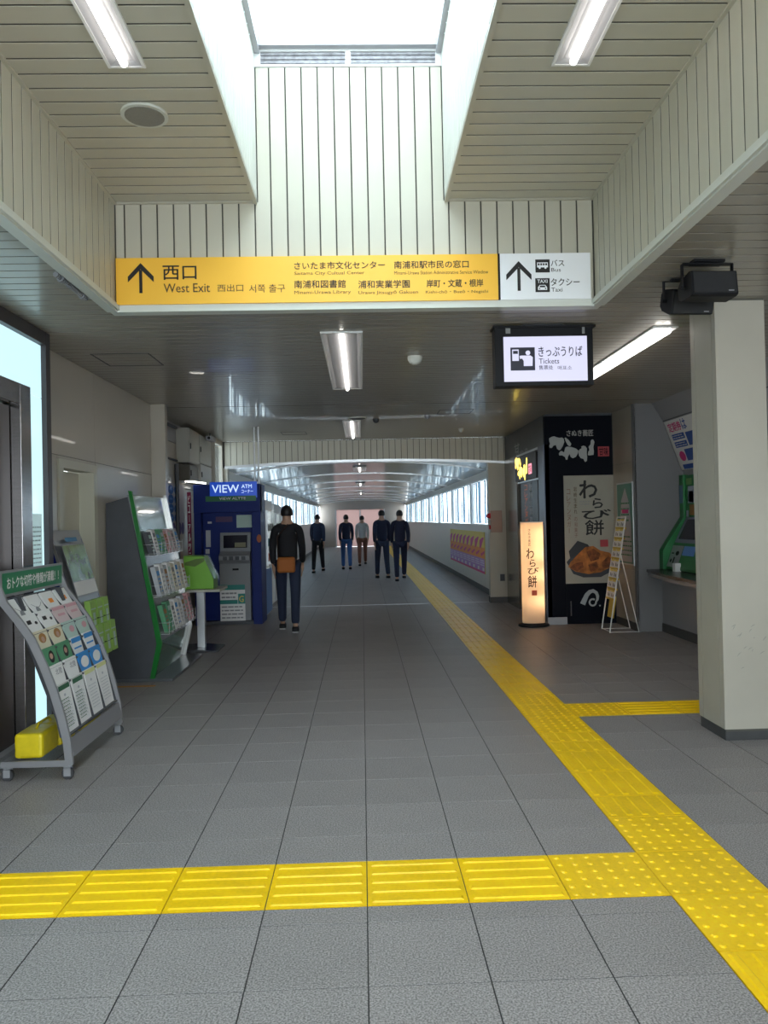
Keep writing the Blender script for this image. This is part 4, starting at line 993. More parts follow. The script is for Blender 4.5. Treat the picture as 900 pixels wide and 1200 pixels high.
nb = thing('wall_notice', 'board of blue and violet round stickers on the left wall', 'notice', (-2.60, 10.9, 1.5))
box(-2.606, -2.60, 10.42, 11.52, 1.38, 2.07).build('board', greyb, nb)
f_ = fr_right(-2.60, 10.42, 1.38); rn = random.Random(2)
for i in range(2):
    for j in range(4):
        b_ = MB().disc(f_, .30+i*.34, .60-j*.13, .16, .065, 12, .002).build('blue_sticker', mat('sticker_blue', (.005, .12, .42), .5), nb, flat=True)
        MB().quad(f_, .22+i*.34, .59-j*.13, .38+i*.34, .615-j*.13, .004).build('sticker_lettering', ltblue, b_, flat=True)
for i in range(5): MB().disc(f_, .25+i*.18, .06, .09, .09, 12, .003).build('violet_sticker', mat('sticker_violet', (.08, .07, .22), .5), nb, flat=True)

# vending machines
def vend(x0, x1, y0, y1, z1, label, lowm, body):
    t = thing('vending_machine', label, 'vending machine', ((x0+x1)/2, (y0+y1)/2, 0))
    box(x0, x1-.03, y0, y1, 0, z1).build('cabinet', body, t, bevel=.01)
    box(x1-.03, x1, y0+.01, y1-.01, .04, .78).build('lower_door', lowm, t, bevel=.004)
    box(x1-.03, x1+.004, y0+.01, y1-.01, .80, z1-.2).build('display_back', mat('vend_display', (.5, .5, .5), .4, emit=.35, ecol=(.9, .95, 1)), t)
    box(x1-.03, x1+.02, y0+.01, y1-.01, z1-.18, z1-.02).build('header', white, t)
    f_ = fr_right(x1+.005, y0+.03, .85); mm = [red, orange2, bluep, greenp, white, brown]
    for r_ in range(3):
        for m_i in range(2):
            mb = MB()
            for k in range(4): cx = .07+(2*k+m_i)*(y1-y0-.14)/7.5; mb.cyl((x1+.02, y0+.03+cx, .88+r_*.24), (x1+.02, y0+.03+cx, 1.0+r_*.24), .026, n=8)
            mb.build('drink_cans', mm[(r_*2+m_i) % 6], t, kind='stuff')
    box(x1+.06, x1+.066, y0+.01, y1-.01, .82, z1-.19).build('glass_front', acryl, t)
    MB().box(x1+.0, x1+.06, y0+.01, y0+.02, .80, z1-.18).box(x1+.0, x1+.06, y1-.02, y1-.01, .80, z1-.18).box(x1, x1+.066, y0+.01, y1-.01, .78, .82).build('window_frame', alu, t)
vend(-2.3, -1.52, 12.14, 13.1, 1.87, 'vending machine with light blue lower door right behind the cash machine', ltblue, white)
vend(-2.33, -1.62, 14.3, 15.3, 1.85, 'white vending machine farther along the corridor, past the slatted beam', white, white)
vend(-2.33, -1.66, 15.4, 16.4, 1.83, 'farthest vending machine with blue cabinet along the left corridor wall', white, blue)

# ------------------------------------------------------------------ shop
sh = thing('shop_front', 'dark corner front of a sweets shop with white brush sign', 'shop front', (3.05, 11.8, 0))
BX1 = XC-.02
box(XS, BX1, YS, YS+.06, .10, ZL-.03).build('front_board', blackboard, sh)
box(XS+.26, BX1, YS-.012, YS+.05, .002, .62).build('lower_board', blackboard, sh)
box(XS-.005, XS+.26, YS-.02, YS+.05, 0, .10).build('plinth', greyp, sh)
box(XS, BX1, YS-.01, YS+.06, ZL-.03, ZL-.002).build('top_trim', dgrey, sh)
smoky = mat('smoked_steel', (.05, .05, .058), .35, .6, noise=.1)
box(XS, XS+.06, YS+.06, YC-.01, 2.50, ZL-.005).build('side_fascia', smoky, sh)
box(XS-.012, XS+.06, YS-.0, YS+.36, 0, 2.50).build('corner_post', mat('post_blue_grey', (.07, .08, .11), .35, .5), sh)
box(XS-.02, XS+.05, 12.60, YC-.02, .0, 2.503).build('steel_panel', mat('warm_steel', (.30, .27, .24), .25, 1, noise=.1, stretch=(1, 14, 1)), sh)
box(XS-.012, XS+.06, YS+.36, 12.60, 2.46, 2.50).build('door_header', alu, sh)
box(XS+.05, XS+.09, YS+.36, 12.60, 0, 2.46).build('interior_shade_sheet', mat('interior_shade', (.012, .007, .007), .5), sh)  # dark sheet in the doorway, its colour stands for the shade inside
box(XS-.002, XS+.03, YS+.36, 12.60, 2.04, 2.06).build('transom', alu, sh)
box(XS-.015, XS+.01, YS+.40, 12.3, 1.35, 2.03).build('menu_board', mat('menu_dark', (.008, .005, .006), .4), sh)
f_ = fr_left(XS-.015, 12.05, 1.38)
mb = MB(); vput(mb, 'コレアンヌガ', f_, .02, 0, .22, .62, .02, .002); mb.build('menu_lettering', mat('ink_amber', (.5, .12, .03), .5, emit=.25, ecol=(.7, .15, .03)), sh, flat=True)
mb = MB(); vput(mb, '岩崎生まれ', f_, .38, .02, .2, .6, .02, .002); mb.build('menu_lettering', paper, sh, flat=True)
BLOBS = [[(90, 240), (120, 222), (150, 215), (180, 228), (210, 235), (245, 232), (262, 245), (268, 285), (250, 330), (225, 370), (205, 380), (180, 362), (168, 318), (140, 325), (120, 352), (98, 350), (90, 330), (100, 300), (92, 275)],
         [(272, 238), (285, 232), (320, 262), (348, 305), (342, 330), (325, 336), (305, 318), (285, 280)],
         [(200, 420), (215, 395), (235, 388), (262, 405), (278, 350), (298, 338), (350, 345), (400, 362), (430, 385), (425, 420), (400, 460), (365, 476), (340, 462), (325, 425), (308, 455), (300, 490), (282, 492), (272, 460), (240, 440), (205, 440)],
         [(430, 400), (445, 375), (470, 360), (465, 342), (490, 330), (515, 340), (532, 365), (528, 420), (532, 470), (528, 510), (508, 522), (495, 505), (490, 488), (455, 475), (435, 445)],
         [(578, 280), (590, 262), (608, 262), (622, 290), (615, 320), (608, 350), (612, 400), (608, 440), (560, 447), (540, 442), (545, 405), (560, 385), (552, 345), (575, 318)]]
def logo(fr, sx, sz, name_par, m, mseal, e=.003, parent=None):
    mb = MB()
    for P in BLOBS: mb.poly(fr, [((x_-90)*sx, (700-y_-180)*sz) for x_, y_ in P][::-1], e)
    mb.build('brush_lettering', m, parent, flat=True)
    mb = MB(); mb.quad(fr, (660-90)*sx, (520-460)*sz, (792-90)*sx, (520-345)*sz, e); mb.build('red_seal', mseal, parent, flat=True)
    mb = MB(); put(mb, '甘味', fr, (672-90)*sx, (520-450)*sz, 108*sx, 94*sz, .01, e+.001); mb.build('seal_lettering', blackboard, parent, flat=True)
o_ = at(644, 542, 'y', YS); s_ = (at(654, 542, 'y', YS).x-o_.x)/100
lt = mat('brush_white', (.42, .42, .41), .6)
seal = mat('seal_red', (.42, .05, .06), .6)
logo(fr_front(o_.x, YS, o_.z), s_, s_, '', lt, seal, parent=sh)
mb = MB(); psign(mb, 'さぬき蕎匠', 664, 503.5, 695, 511.5, .008, yp=YS, e=.003); mb.build('small_lettering', lt, sh, flat=True)
# illuminated copy of the sign on the side
o2 = fr_left(XS-.03, 12.62, 2.06)
logo(o2, 1.25/720, .95/720, '', mat('lit_yellow', (.8, .6, .1), .5, emit=2.2, ecol=(1, .72, .12)), mat('lit_pink', (.8, .3, .4), .5, emit=1.0, ecol=(1, .35, .45)), e=.004, parent=sh)
box(XS-.03, XS-.014, YS+.42, 12.66, 2.07, 2.46).build('sign_backing', mat('backing_brown', (.015, .008, .008), .5), sh)
mb = MB(); put(mb, '甘', fr_left(XS-.02, 12.72, 2.52), .0, .02, .42, .15, .02, .003); put(mb, 'さぬき', fr_left(XS-.012, 12.62, 2.50), .0, .0, .9, .05, .0, .003); mb.build('side_lettering', lt, sh, flat=True)
# big poster on the board
pw = thing('sweets_poster', 'tall beige poster of bracken-starch sweets with black brush writing', 'poster', (3.05, YS-.015, .58))
p = at(663, 684, 'y', YS); q = at(718.5, 556.5, 'y', YS); p2_ = at(663, 684, 'y', YS)
PX0, PZ0, PX1, PZ1 = p.x, p.z, q.x, q.z; PW, PH = PX1-PX0, PZ1-PZ0
box(PX0, PX1, YS-.014, YS-.002, PZ0, PZ1).build('sheet', mat('poster_beige', (.36, .33, .27), .5, noise=.06, scale=3), pw)
f_ = fr_front(PX0, YS-.014, PZ0)
mb = MB()
def gp(mb, ch, x0, y0, x1, y1, bold=.045, e=.002): put(mb, ch, f_, x0*PW, (1-y1)*PH, (x1-x0)*PW, (y1-y0)*PH, bold, e)
gp(mb, 'わ', .31, .05, .66, .21); gp(mb, 'ら', .57, .215, .77, .305); gp(mb, 'び', .35, .32, .93, .405); gp(mb, '餅', .41, .415, .78, .555, .03)
mb.build('brush_lettering', ink, pw, flat=True)
mb = MB(); vput(mb, '岩崎生まれ', f_, .19*PW, .64*PH, .07*PW, .26*PH, .01, .002); mb.build('side_lettering', inkb, pw, flat=True)
mb = MB(); vput(mb, 'の和菓子', f_, .19*PW, .42*PH, .07*PW, .2*PH, .0, .002); vput(mb, 'コレアンヌガー', f_, .05*PW, .46*PH, .08*PW, .42*PH, .0, .002); mb.build('side_lettering_red', mat('brick_ink', (.22, .10, .07), .6), pw, flat=True)
mb = MB(); gp(mb, '国産本蕨', .31, .235, .52, .25, 0); gp(mb, '100%使用', .31, .26, .50, .275, 0); mb.build('caption_lettering', greyink, pw, flat=True)
mb = MB(); mb.quad(f_, .70*PW, .335*PH, .86*PW, .40*PH, .002); mb.build('red_seal', seal, pw, flat=True)
mb = MB(); mb.poly(f_, [(.07*PW, .30*PH), (.25*PW, .395*PH), (.45*PW, .36*PH), (.60*PW, .27*PH), (.5*PW, .18*PH), (.10*PW, .22*PH)], .002); mb.build('photo_dark_shape', mat('dk', (.02, .018, .02), .5), pw, flat=True)
mb = MB(); mb.poly(f_, [(.02*PW, .2*PH), (.15*PW, .09*PH), (.35*PW, .055*PH), (.7*PW, .055*PH), (.98*PW, .12*PH), (1.0*PW, .27*PH), (.6*PW, .2*PH), (.1*PW, .24*PH)], .003); mb.build('photo_bowl', mat('bowl', (.03, .028, .035), .3), pw, flat=True)
mb = MB(); mb.poly(f_, [(.05*PW, .155*PH), (.10*PW, .20*PH), (.25*PW, .27*PH), (.40*PW, .335*PH), (.56*PW, .345*PH), (.70*PW, .30*PH), (.88*PW, .28*PH), (.98*PW, .23*PH), (.93*PW, .15*PH), (.7*PW, .10*PH), (.45*PW, .085*PH), (.2*PW, .11*PH)], .004); mb.build('photo_sweets', kinako, pw, flat=True)
mb = MB()
for P_ in ([(.08, .15), (.2, .19), (.34, .2), (.36, .15), (.22, .11)], [(.42, .29), (.56, .32), (.7, .27), (.66, .22), (.5, .2)], [(.45, .17), (.62, .2), (.66, .14), (.5, .10)], [(.72, .19), (.86, .25), (.95, .2), (.88, .14), (.74, .13)]): mb.poly(f_, [(a__*PW, b__*PH) for a__, b__ in P_][::-1], .005)
mb.build('photo_sweets_shade', mat('kinako_dark', (.20, .055, .012), .7, noise=.6, scale=20), pw, flat=True)
# R-like emblem
p = at(680, 711, 'y', YS-.012); k = (at(690, 711, 'y', YS).x-at(680, 711, 'y', YS).x)/126
f_ = fr_front(p.x, YS-.012, p.z)
mb = MB()
pth = [(365, 865), (400, 790), (430, 730), (475, 685), (525, 672), (570, 700), (590, 750), (585, 800), (560, 840)]
mb.ribbon(f_, [((x_-330)*k, (900-y_)*k) for x_, y_ in pth], [80*k, 72*k, 66*k, 58*k, 52*k, 48*k, 44*k, 36*k, 24*k], .003)
mb.ribbon(f_, [((515+48*math.cos(t/12*5.6+.9)-330)*k, (900-840+48*math.sin(t/12*5.6+.9))*k) for t in range(13)], 26*k, .004)
mb.disc(f_, (620-330)*k, 10*k, 12*k, e=.003)
mb.build('white_emblem', mat('emblem_white', (.36, .38, .40), .6), sh, flat=True)
MB().cyl((at(668.5, 705, 'y', YS).x, YS-.03, .12), (at(668.5, 705, 'y', YS).x, YS-.03, .32), .008).build('pull_handle', dgrey, sh, smooth=True)

# lantern sign
LX, LY = 2.335, 10.62
ln = thing('lantern_sign', 'glowing paper pillar lantern with black brush writing beside the shop corner', 'lantern', (LX, LY, 0))
MB().lathe([(.20, 0), (.215, .008), (.21, .03), (.17, .035)], (LX, LY, 0), 28, 1.0, .8).build('base', black, ln, smooth=True)
ls = paper_skin('lantern_paper', (.90, .80, .68), .7)
def oval(rx, ry, n=28, p_=2.8): return [(LX+rx*math.copysign(abs(math.cos(t))**(2/p_), math.cos(t)), LY+ry*math.copysign(abs(math.sin(t))**(2/p_), math.sin(t))) for t in [2*math.pi*i/n for i in range(n)]]
ov = oval(.152, .10); mb = MB(); n = len(ov)
mb.add([(x_, y_, .045) for x_, y_ in ov]+[(x_, y_, 1.425) for x_, y_ in ov], [(i, (i+1) % n, n+(i+1) % n, n+i) for i in range(n)]); mb.build('paper_shade', ls, ln, smooth=True)
MB().prism(oval(.156, .104), 'z', 1.42, 1.432).build('top_cap', white, ln)
MB().prism(oval(.156, .104), 'z', .034, .05).build('bottom_rim', black, ln)
for zz in (.35, .70, 1.0, 1.25):
    MB().lathe([(.012, -.03), (.03, -.012), (.03, .012), (.012, .03)], (LX+.06, LY+.03, zz), 10).build('bulb', mat('bulb', (1, .7, .4), .5, emit=28, ecol=(1, .62, .32)), ln, smooth=True)
MB().cyl((LX+.06, LY+.06, .04), (LX+.06, LY+.06, 1.4), .005, n=6).build('bulb_rod', alu, ln)
f_ = fr_front(LX-.14, LY-.1025, 0)
mb = MB()
for ch, z0, z1, x0, x1 in (('わ', .93, 1.07, .035, .14), ('ら', .82, .92, .08, .16), ('び', .72, .81, .05, .20), ('餅', .54, .70, .05, .17)): put(mb, ch, f_, x0, z0, x1-x0, z1-z0, .02, .002)
vput(mb, 'さぬき蕎匠', f_, .065, 1.10, .035, .24, 0, .002); mb.build('brush_lettering', mat('lantern_ink', (.03, .012, .008), .7), ln, flat=True)
mb = MB(); mb.quad(f_, .10, .43, .17, .50, .002); mb.build('red_seal', mat('seal_orange', (.75, .12, .06), .6), ln, flat=True)

# poster frame on cream side wall
t = thing('framed_poster', 'green and white poster in a thin frame behind the leaflet ladder', 'poster', (XC-.02, 10.2, .85))
py_a, py_b = 10.55, 9.93
zt_, zb_2 = 1.93, .84
MB().box(XC-.03, XC-.012, py_b, py_a, zb_2, zt_).build('frame', alu, t, bevel=.002)
f_ = fr_left(XC-.03, py_a, zb_2); W2, H2 = py_a-py_b, zt_-zb_2
MB().quad(f_, .02, .02, W2-.02, H2-.02, .001).build('sheet', mat('poster_teal', (.10, .28, .22), .4), t, flat=True)
mb = MB(); mb.poly(f_, [(.1, .04), (W2-.06, .04), (W2-.06, .5), (W2*.8, .8), (W2*.55, 1.02), (W2*.3, .85), (.12, .5)], .002); mb.build('print_white', greyb, t, flat=True)
mb = MB(); lines(mb, f_, .18, .55, W2*.5, .3, 4, .003, 3, .3); lines(mb, f_, .12, .1, W2*.7, .3, 5, .003, 8, .3); mb.build('print_lettering', dgreen, t, flat=True)
mb = MB(); mb.quad(f_, W2*.35, .68, W2*.75, .73, .004); mb.build('print_pink', magenta, t, flat=True)

# ladder shaped leaflet stand
ls_ = thing('leaflet_ladder', 'narrow white ladder stand leaning back with yellow leaflets, in front of the dark shop board', 'leaflet stand', (3.3, 9.97, 0))
ya, yb = 9.81, 10.14
BXf, TXf, TZ = 3.125, 3.365, 1.47
wire = mat('white_wire', (.75, .75, .73), .4)
for yy in (ya, yb):
    MB().tube([(BXf, yy, .006), (TXf, yy, TZ)], .008, 8).build('front_leg', wire, ls_, smooth=True)
    MB().tube([(BXf+(TXf-BXf)*.68, yy-.0, TZ*.68), (3.50, yy, .006)], .006, 8).build('rear_leg', wire, ls_, smooth=True)
MB().tube([(TXf, ya, TZ), (TXf, yb, TZ)], .008, 8).build('top_bar', wire, ls_); MB().tube([(BXf+.002, ya, .02), (BXf+.002, yb, .02)], .006, 8).build('bottom_bar', wire, ls_)
MB().tube([(BXf, ya, .012), (3.50, ya, .012)], .005, 6).tube([(BXf, yb, .012), (3.50, yb, .012)], .005, 6).build('foot_bar', wire, ls_)
dv = Vector((TXf-BXf, 0, TZ)).normalized(); nv = (-Y).cross(dv)
LB = Vector((BXf, yb, 0)); LL = Vector((TXf-BXf, 0, TZ)).length
f_ = (LB, -Y, dv); H8 = (LL*.985-LL*.28)/8
for r_ in range(8):
    s0 = LL*.985-(r_+1)*H8
    MB().obox(LB-Y*(yb-ya)/2+dv*(s0+.012)-nv*.01, Y*(yb-ya)/2*.96, dv*.012, nv*.018).build('pocket_bar', mat('pocket_yellow', (.60, .42, .05), .5), ls_)
    for k in range(2):
        tl = thing('flyer', 'small white and yellow flyer, %s row down the white ladder stand, %s side' % (('first', 'second', 'third', 'fourth', 'fifth', 'sixth', 'seventh', 'eighth')[r_], ('left', 'right')[k]), 'flyer', LB+dv*s0, 'flyers on the white ladder stand')
        cx = (.27+.46*k)*(yb-ya); hh = H8*.80
        c_ = LB-Y*cx+dv*(s0+.022+hh/2)
        MB().obox(c_, Y*.068, dv*hh/2, nv*.004).build('sheet', paper, tl)
        mb = MB(); mb.quad(f_, cx-.066, s0+.022+hh*.8, cx+.066, s0+.022+hh, .006); mb.build('yellow_heading', yellow2, tl, flat=True)
        mb = MB(); mb.quad(f_, cx-.04, s0+.02+hh*.2, cx-.01, s0+.02+hh*.62, .006); mb.quad(f_, cx+.01, s0+.02+hh*.2, cx+.045, s0+.02+hh*.5, .006); mb.build('dark_print', greyink, tl, flat=True)
t = tag(MB().obox(LB-Y*(yb-ya)*.5+dv*(LL*.22)-nv*.035, Y*.11, dv*.14, nv*.006).build('spare_flyer_bundle', MATS['pocket_yellow']), 'yellow bundle hanging behind the lowest rows of the ladder stand', 'flyer bundle')

# ------------------------------------------------------------------ ticket machine
tm = thing('ticket_machine', 'green ticket machine with slanted console in the right alcove', 'ticket machine', (3.95, 9.4, zsh))
y1m, y0m = YGW-.015, 8.25
ZM = at(797, 557, 'y', YGW).z
xu = at(796, 600, 'y', YGW).x; xo = at(772.5, 665, 'y', YGW).x
mg_ = mat('ticket_green', (.012, .17, .045), .4)
cheek = [(xc_+.02, ZM), (xu, ZM), (xu, 1.46), (xo+.05, 1.12), (xo, 1.04), (xo, zsh+.002), (xc_+.02, zsh+.002)]
MB().prism(cheek, 'y', y1m-.12, y1m).build('side_cheek', mg_, tm, bevel=.006)
MB().prism(cheek, 'y', y0m, y0m+.06).build('side_cheek', mg_, tm, bevel=.006)
body = [(xc_+.02, ZM-.01), (xu+.03, ZM-.01), (xu+.03, 1.46), (xo+.14, 1.12), (xo+.04, .84), (xo+.04, zsh+.01), (xc_+.02, zsh+.01)]
MB().prism(body, 'y', y0m+.06, y1m-.12).build('body', mg_, tm)
d_ = Vector((xu+.03-xo-.14, 0, .34)); fs = (Vector((xo+.14, y1m-.12, 1.12)), -Y, d_.normalized())
MB().quad(fs, .02, .02, 1.2, d_.length*.98, .003).build('console_plate', mat('console_violet', (.18, .19, .27), .35), tm, flat=True)
MB().quad(fs, .09, .07, .75, d_.length*.9, .006).build('touch_screen', mat('screen_off', (.015, .015, .03), .12), tm, flat=True)
fl2 = (Vector((xo+.04, y1m-.12, .84)), -Y, Vector((.10, 0, .28)).normalized())
MB().quad(fl2, .01, .0, .34, .28, .004).build('coin_panel', mat('coin_silver', (.42, .42, .45), .3, .6), tm, flat=True)
mb = MB(); mb.disc(fl2, .09, .08, .025, e=.006); mb.disc(fl2, .22, .18, .05, .03, e=.006); mb.quad(fl2, .05, .17, .12, .185, .006); mb.quad(fl2, .15, .05, .19, .13, .006); mb.build('coin_slots', black, tm, flat=True)
MB().quad(fl2, .36, .16, .70, .28, .005).build('tray_panel', ltblue, tm, flat=True)
box(xo-.02, xo+.05, 9.30, 9.38, zsh, zsh+.10).build('receipt_box', white, tm)
fu = fr_left(xu+.03, y1m-.12, 1.46); hU = ZM-1.46
mb = MB(); mb.quad(fu, .03, hU-.13, .2, hU-.05, .003); mb.build('top_label', mat('label_green', (.18, .38, .12), .5), tm, flat=True)
mb = MB(); mb.quad(fu, .08, hU-.36, .60, hU-.15, .003); mb.quad(fu, .10, .18, .24, .32, .003); mb.quad(fu, .02, -.0, .09, .08, .003); mb.build('notices', mat('notice_pale', (.40, .44, .55), .5), tm, flat=True)
MB().quad(fu, .12, .02, .6, .15, .004).build('lit_panel', mat('amber_panel', (.30, .15, .03), .5), tm, flat=True)
fch = fr_front(xu, y1m-.12, 0)
fc2 = fr_left(xu, y1m, 1.46); MB().quad(fc2, .005, .17, .117, .40, .003).build('tariff_notice', mat('notice_blue', (.09, .20, .28), .5), tm, flat=True)
# tilted season ticket poster
sd = Vector((xb_-xc_, 0, zb_-zc_)); Ls = sd.length; fp = (Vector((xc_, YGW-.02, zc_)), -Y, sd.normalized())
t = thing('price_poster', 'tilted white and blue poster about season tickets above the ticket machine', 'poster', (xc_, 9.4, zc_))
nv2 = (-Y).cross(sd.normalized())
MB().obox(fp[0]-Y*.5+sd*.5+nv2*.004, Y*.49, sd*.48, nv2*.004).build('sheet', paper, t)
mb = MB(); put(mb, '定期券', fp, .08, Ls*.76, .38, Ls*.17, .03, .010); mb.build('red_lettering', magenta, t, flat=True)
mb = MB(); put(mb, 'は', fp, .48, Ls*.76, .13, Ls*.19, .03, .010); mb.quad(fp, .10, Ls*.60, .46, Ls*.71, .010); mb.quad(fp, .10, Ls*.45, .46, Ls*.56, .010); mb.quad(fp, .30, Ls*.18, .80, Ls*.40, .010); mb.quad(fp, .1, Ls*.03, .8, Ls*.12, .010); mb.quad(fp, .50, Ls*.45, .8, Ls*.7, .010)
mb.build('blue_print', mat('deep_blue_print', (.02, .08, .36), .5), t, flat=True)
mb = MB(); lines(mb, fp, .12, Ls*.61, .32, Ls*.09, 2, .012, 1, .3); lines(mb, fp, .12, Ls*.46, .32, Ls*.09, 2, .012, 2, .3); mb.build('white_lettering', paper, t, flat=True)
mb = MB(); mb.disc(fp, .2, Ls*.28, .09, Ls*.1, 9, .012); mb.build('red_star', magenta, t, flat=True)

# ------------------------------------------------------------------ corridor posters, alarm
def poster(y0, k):
    t = thing('bright_poster', 'bright yellow and pink poster on corridor wall, %s of nine from the far end' % ('first', 'second', 'third', 'fourth', 'fifth', 'sixth', 'seventh', 'eighth', 'ninth')[k], 'poster', (2.44, y0, .37), 'row of pink and yellow posters')
    f_ = fr_left(2.438, y0, .37); w_ = .655; h = .84
    box(2.438, 2.449, y0-w_, y0, .37, .37+h).build('sheet', yellow2, t)
    mb = MB(); mb.quad(f_, 0, h*.36, w_, h*.62, .001); mb.build('orange_band', orange2, t, flat=True)
    mb = MB(); mb.poly(f_, [(0, h*.58), (w_*.35, h*.62), (w_*.9, h*.86), (w_*.75, h*.88), (w_*.2, h*.82), (0, h*.78)], .002); mb.poly(f_, [(w_*.3, h*.4), (w_, h*.5), (w_, h*.56), (w_*.2, h*.46)], .002); mb.quad(f_, 0, 0, w_, h*.05, .002); mb.build('pink_print', magenta, t, flat=True)
    mb = MB(); mb.quad(f_, 0, h*.05, w_, h*.36, .002); mb.build('violet_band', purple, t, flat=True)
    mb = MB(); mb.quad(f_, w_*.55, h*.06, w_*.9, h*.14, .003); lines(mb, f_, w_*.1, h*.17, w_*.8, h*.16, 3, .003, 1, .4); mb.build('white_print', paper, t, flat=True)
for k in range(9): poster(21.45-k*.668, k)
t = thing('alarm_box', 'tan fire alarm box with red lamp at the corridor entrance', 'alarm', (2.2, YC-.02, 1.25))
box(2.26, 2.46, YC-.10, YC-.005, 1.24, 1.62).build('box', mat('alarm_tan', (.38, .24, .19), .4), t, bevel=.006)
MB().lathe([(.045, 0), (.05, .02), (.035, .04), (.01, .055)], (0, 0, 0), 16).build
mb = MB().cyl((2.26, YC-.05, 1.53), (2.20, YC-.05, 1.53), .052, .03, n=16); mb.build('red_lamp', red, t, smooth=True)
mb = MB().cyl((2.26, YC-.05, 1.33), (2.235, YC-.05, 1.33), .04, .04, n=16); mb.build('push_button', red, t, smooth=True)
t = tag(box(2.42, 2.50, YC-.02, YC-.001, .38, .50).build('wall_socket', dgrey), 'dark socket low on the post at the corridor entrance', 'socket')

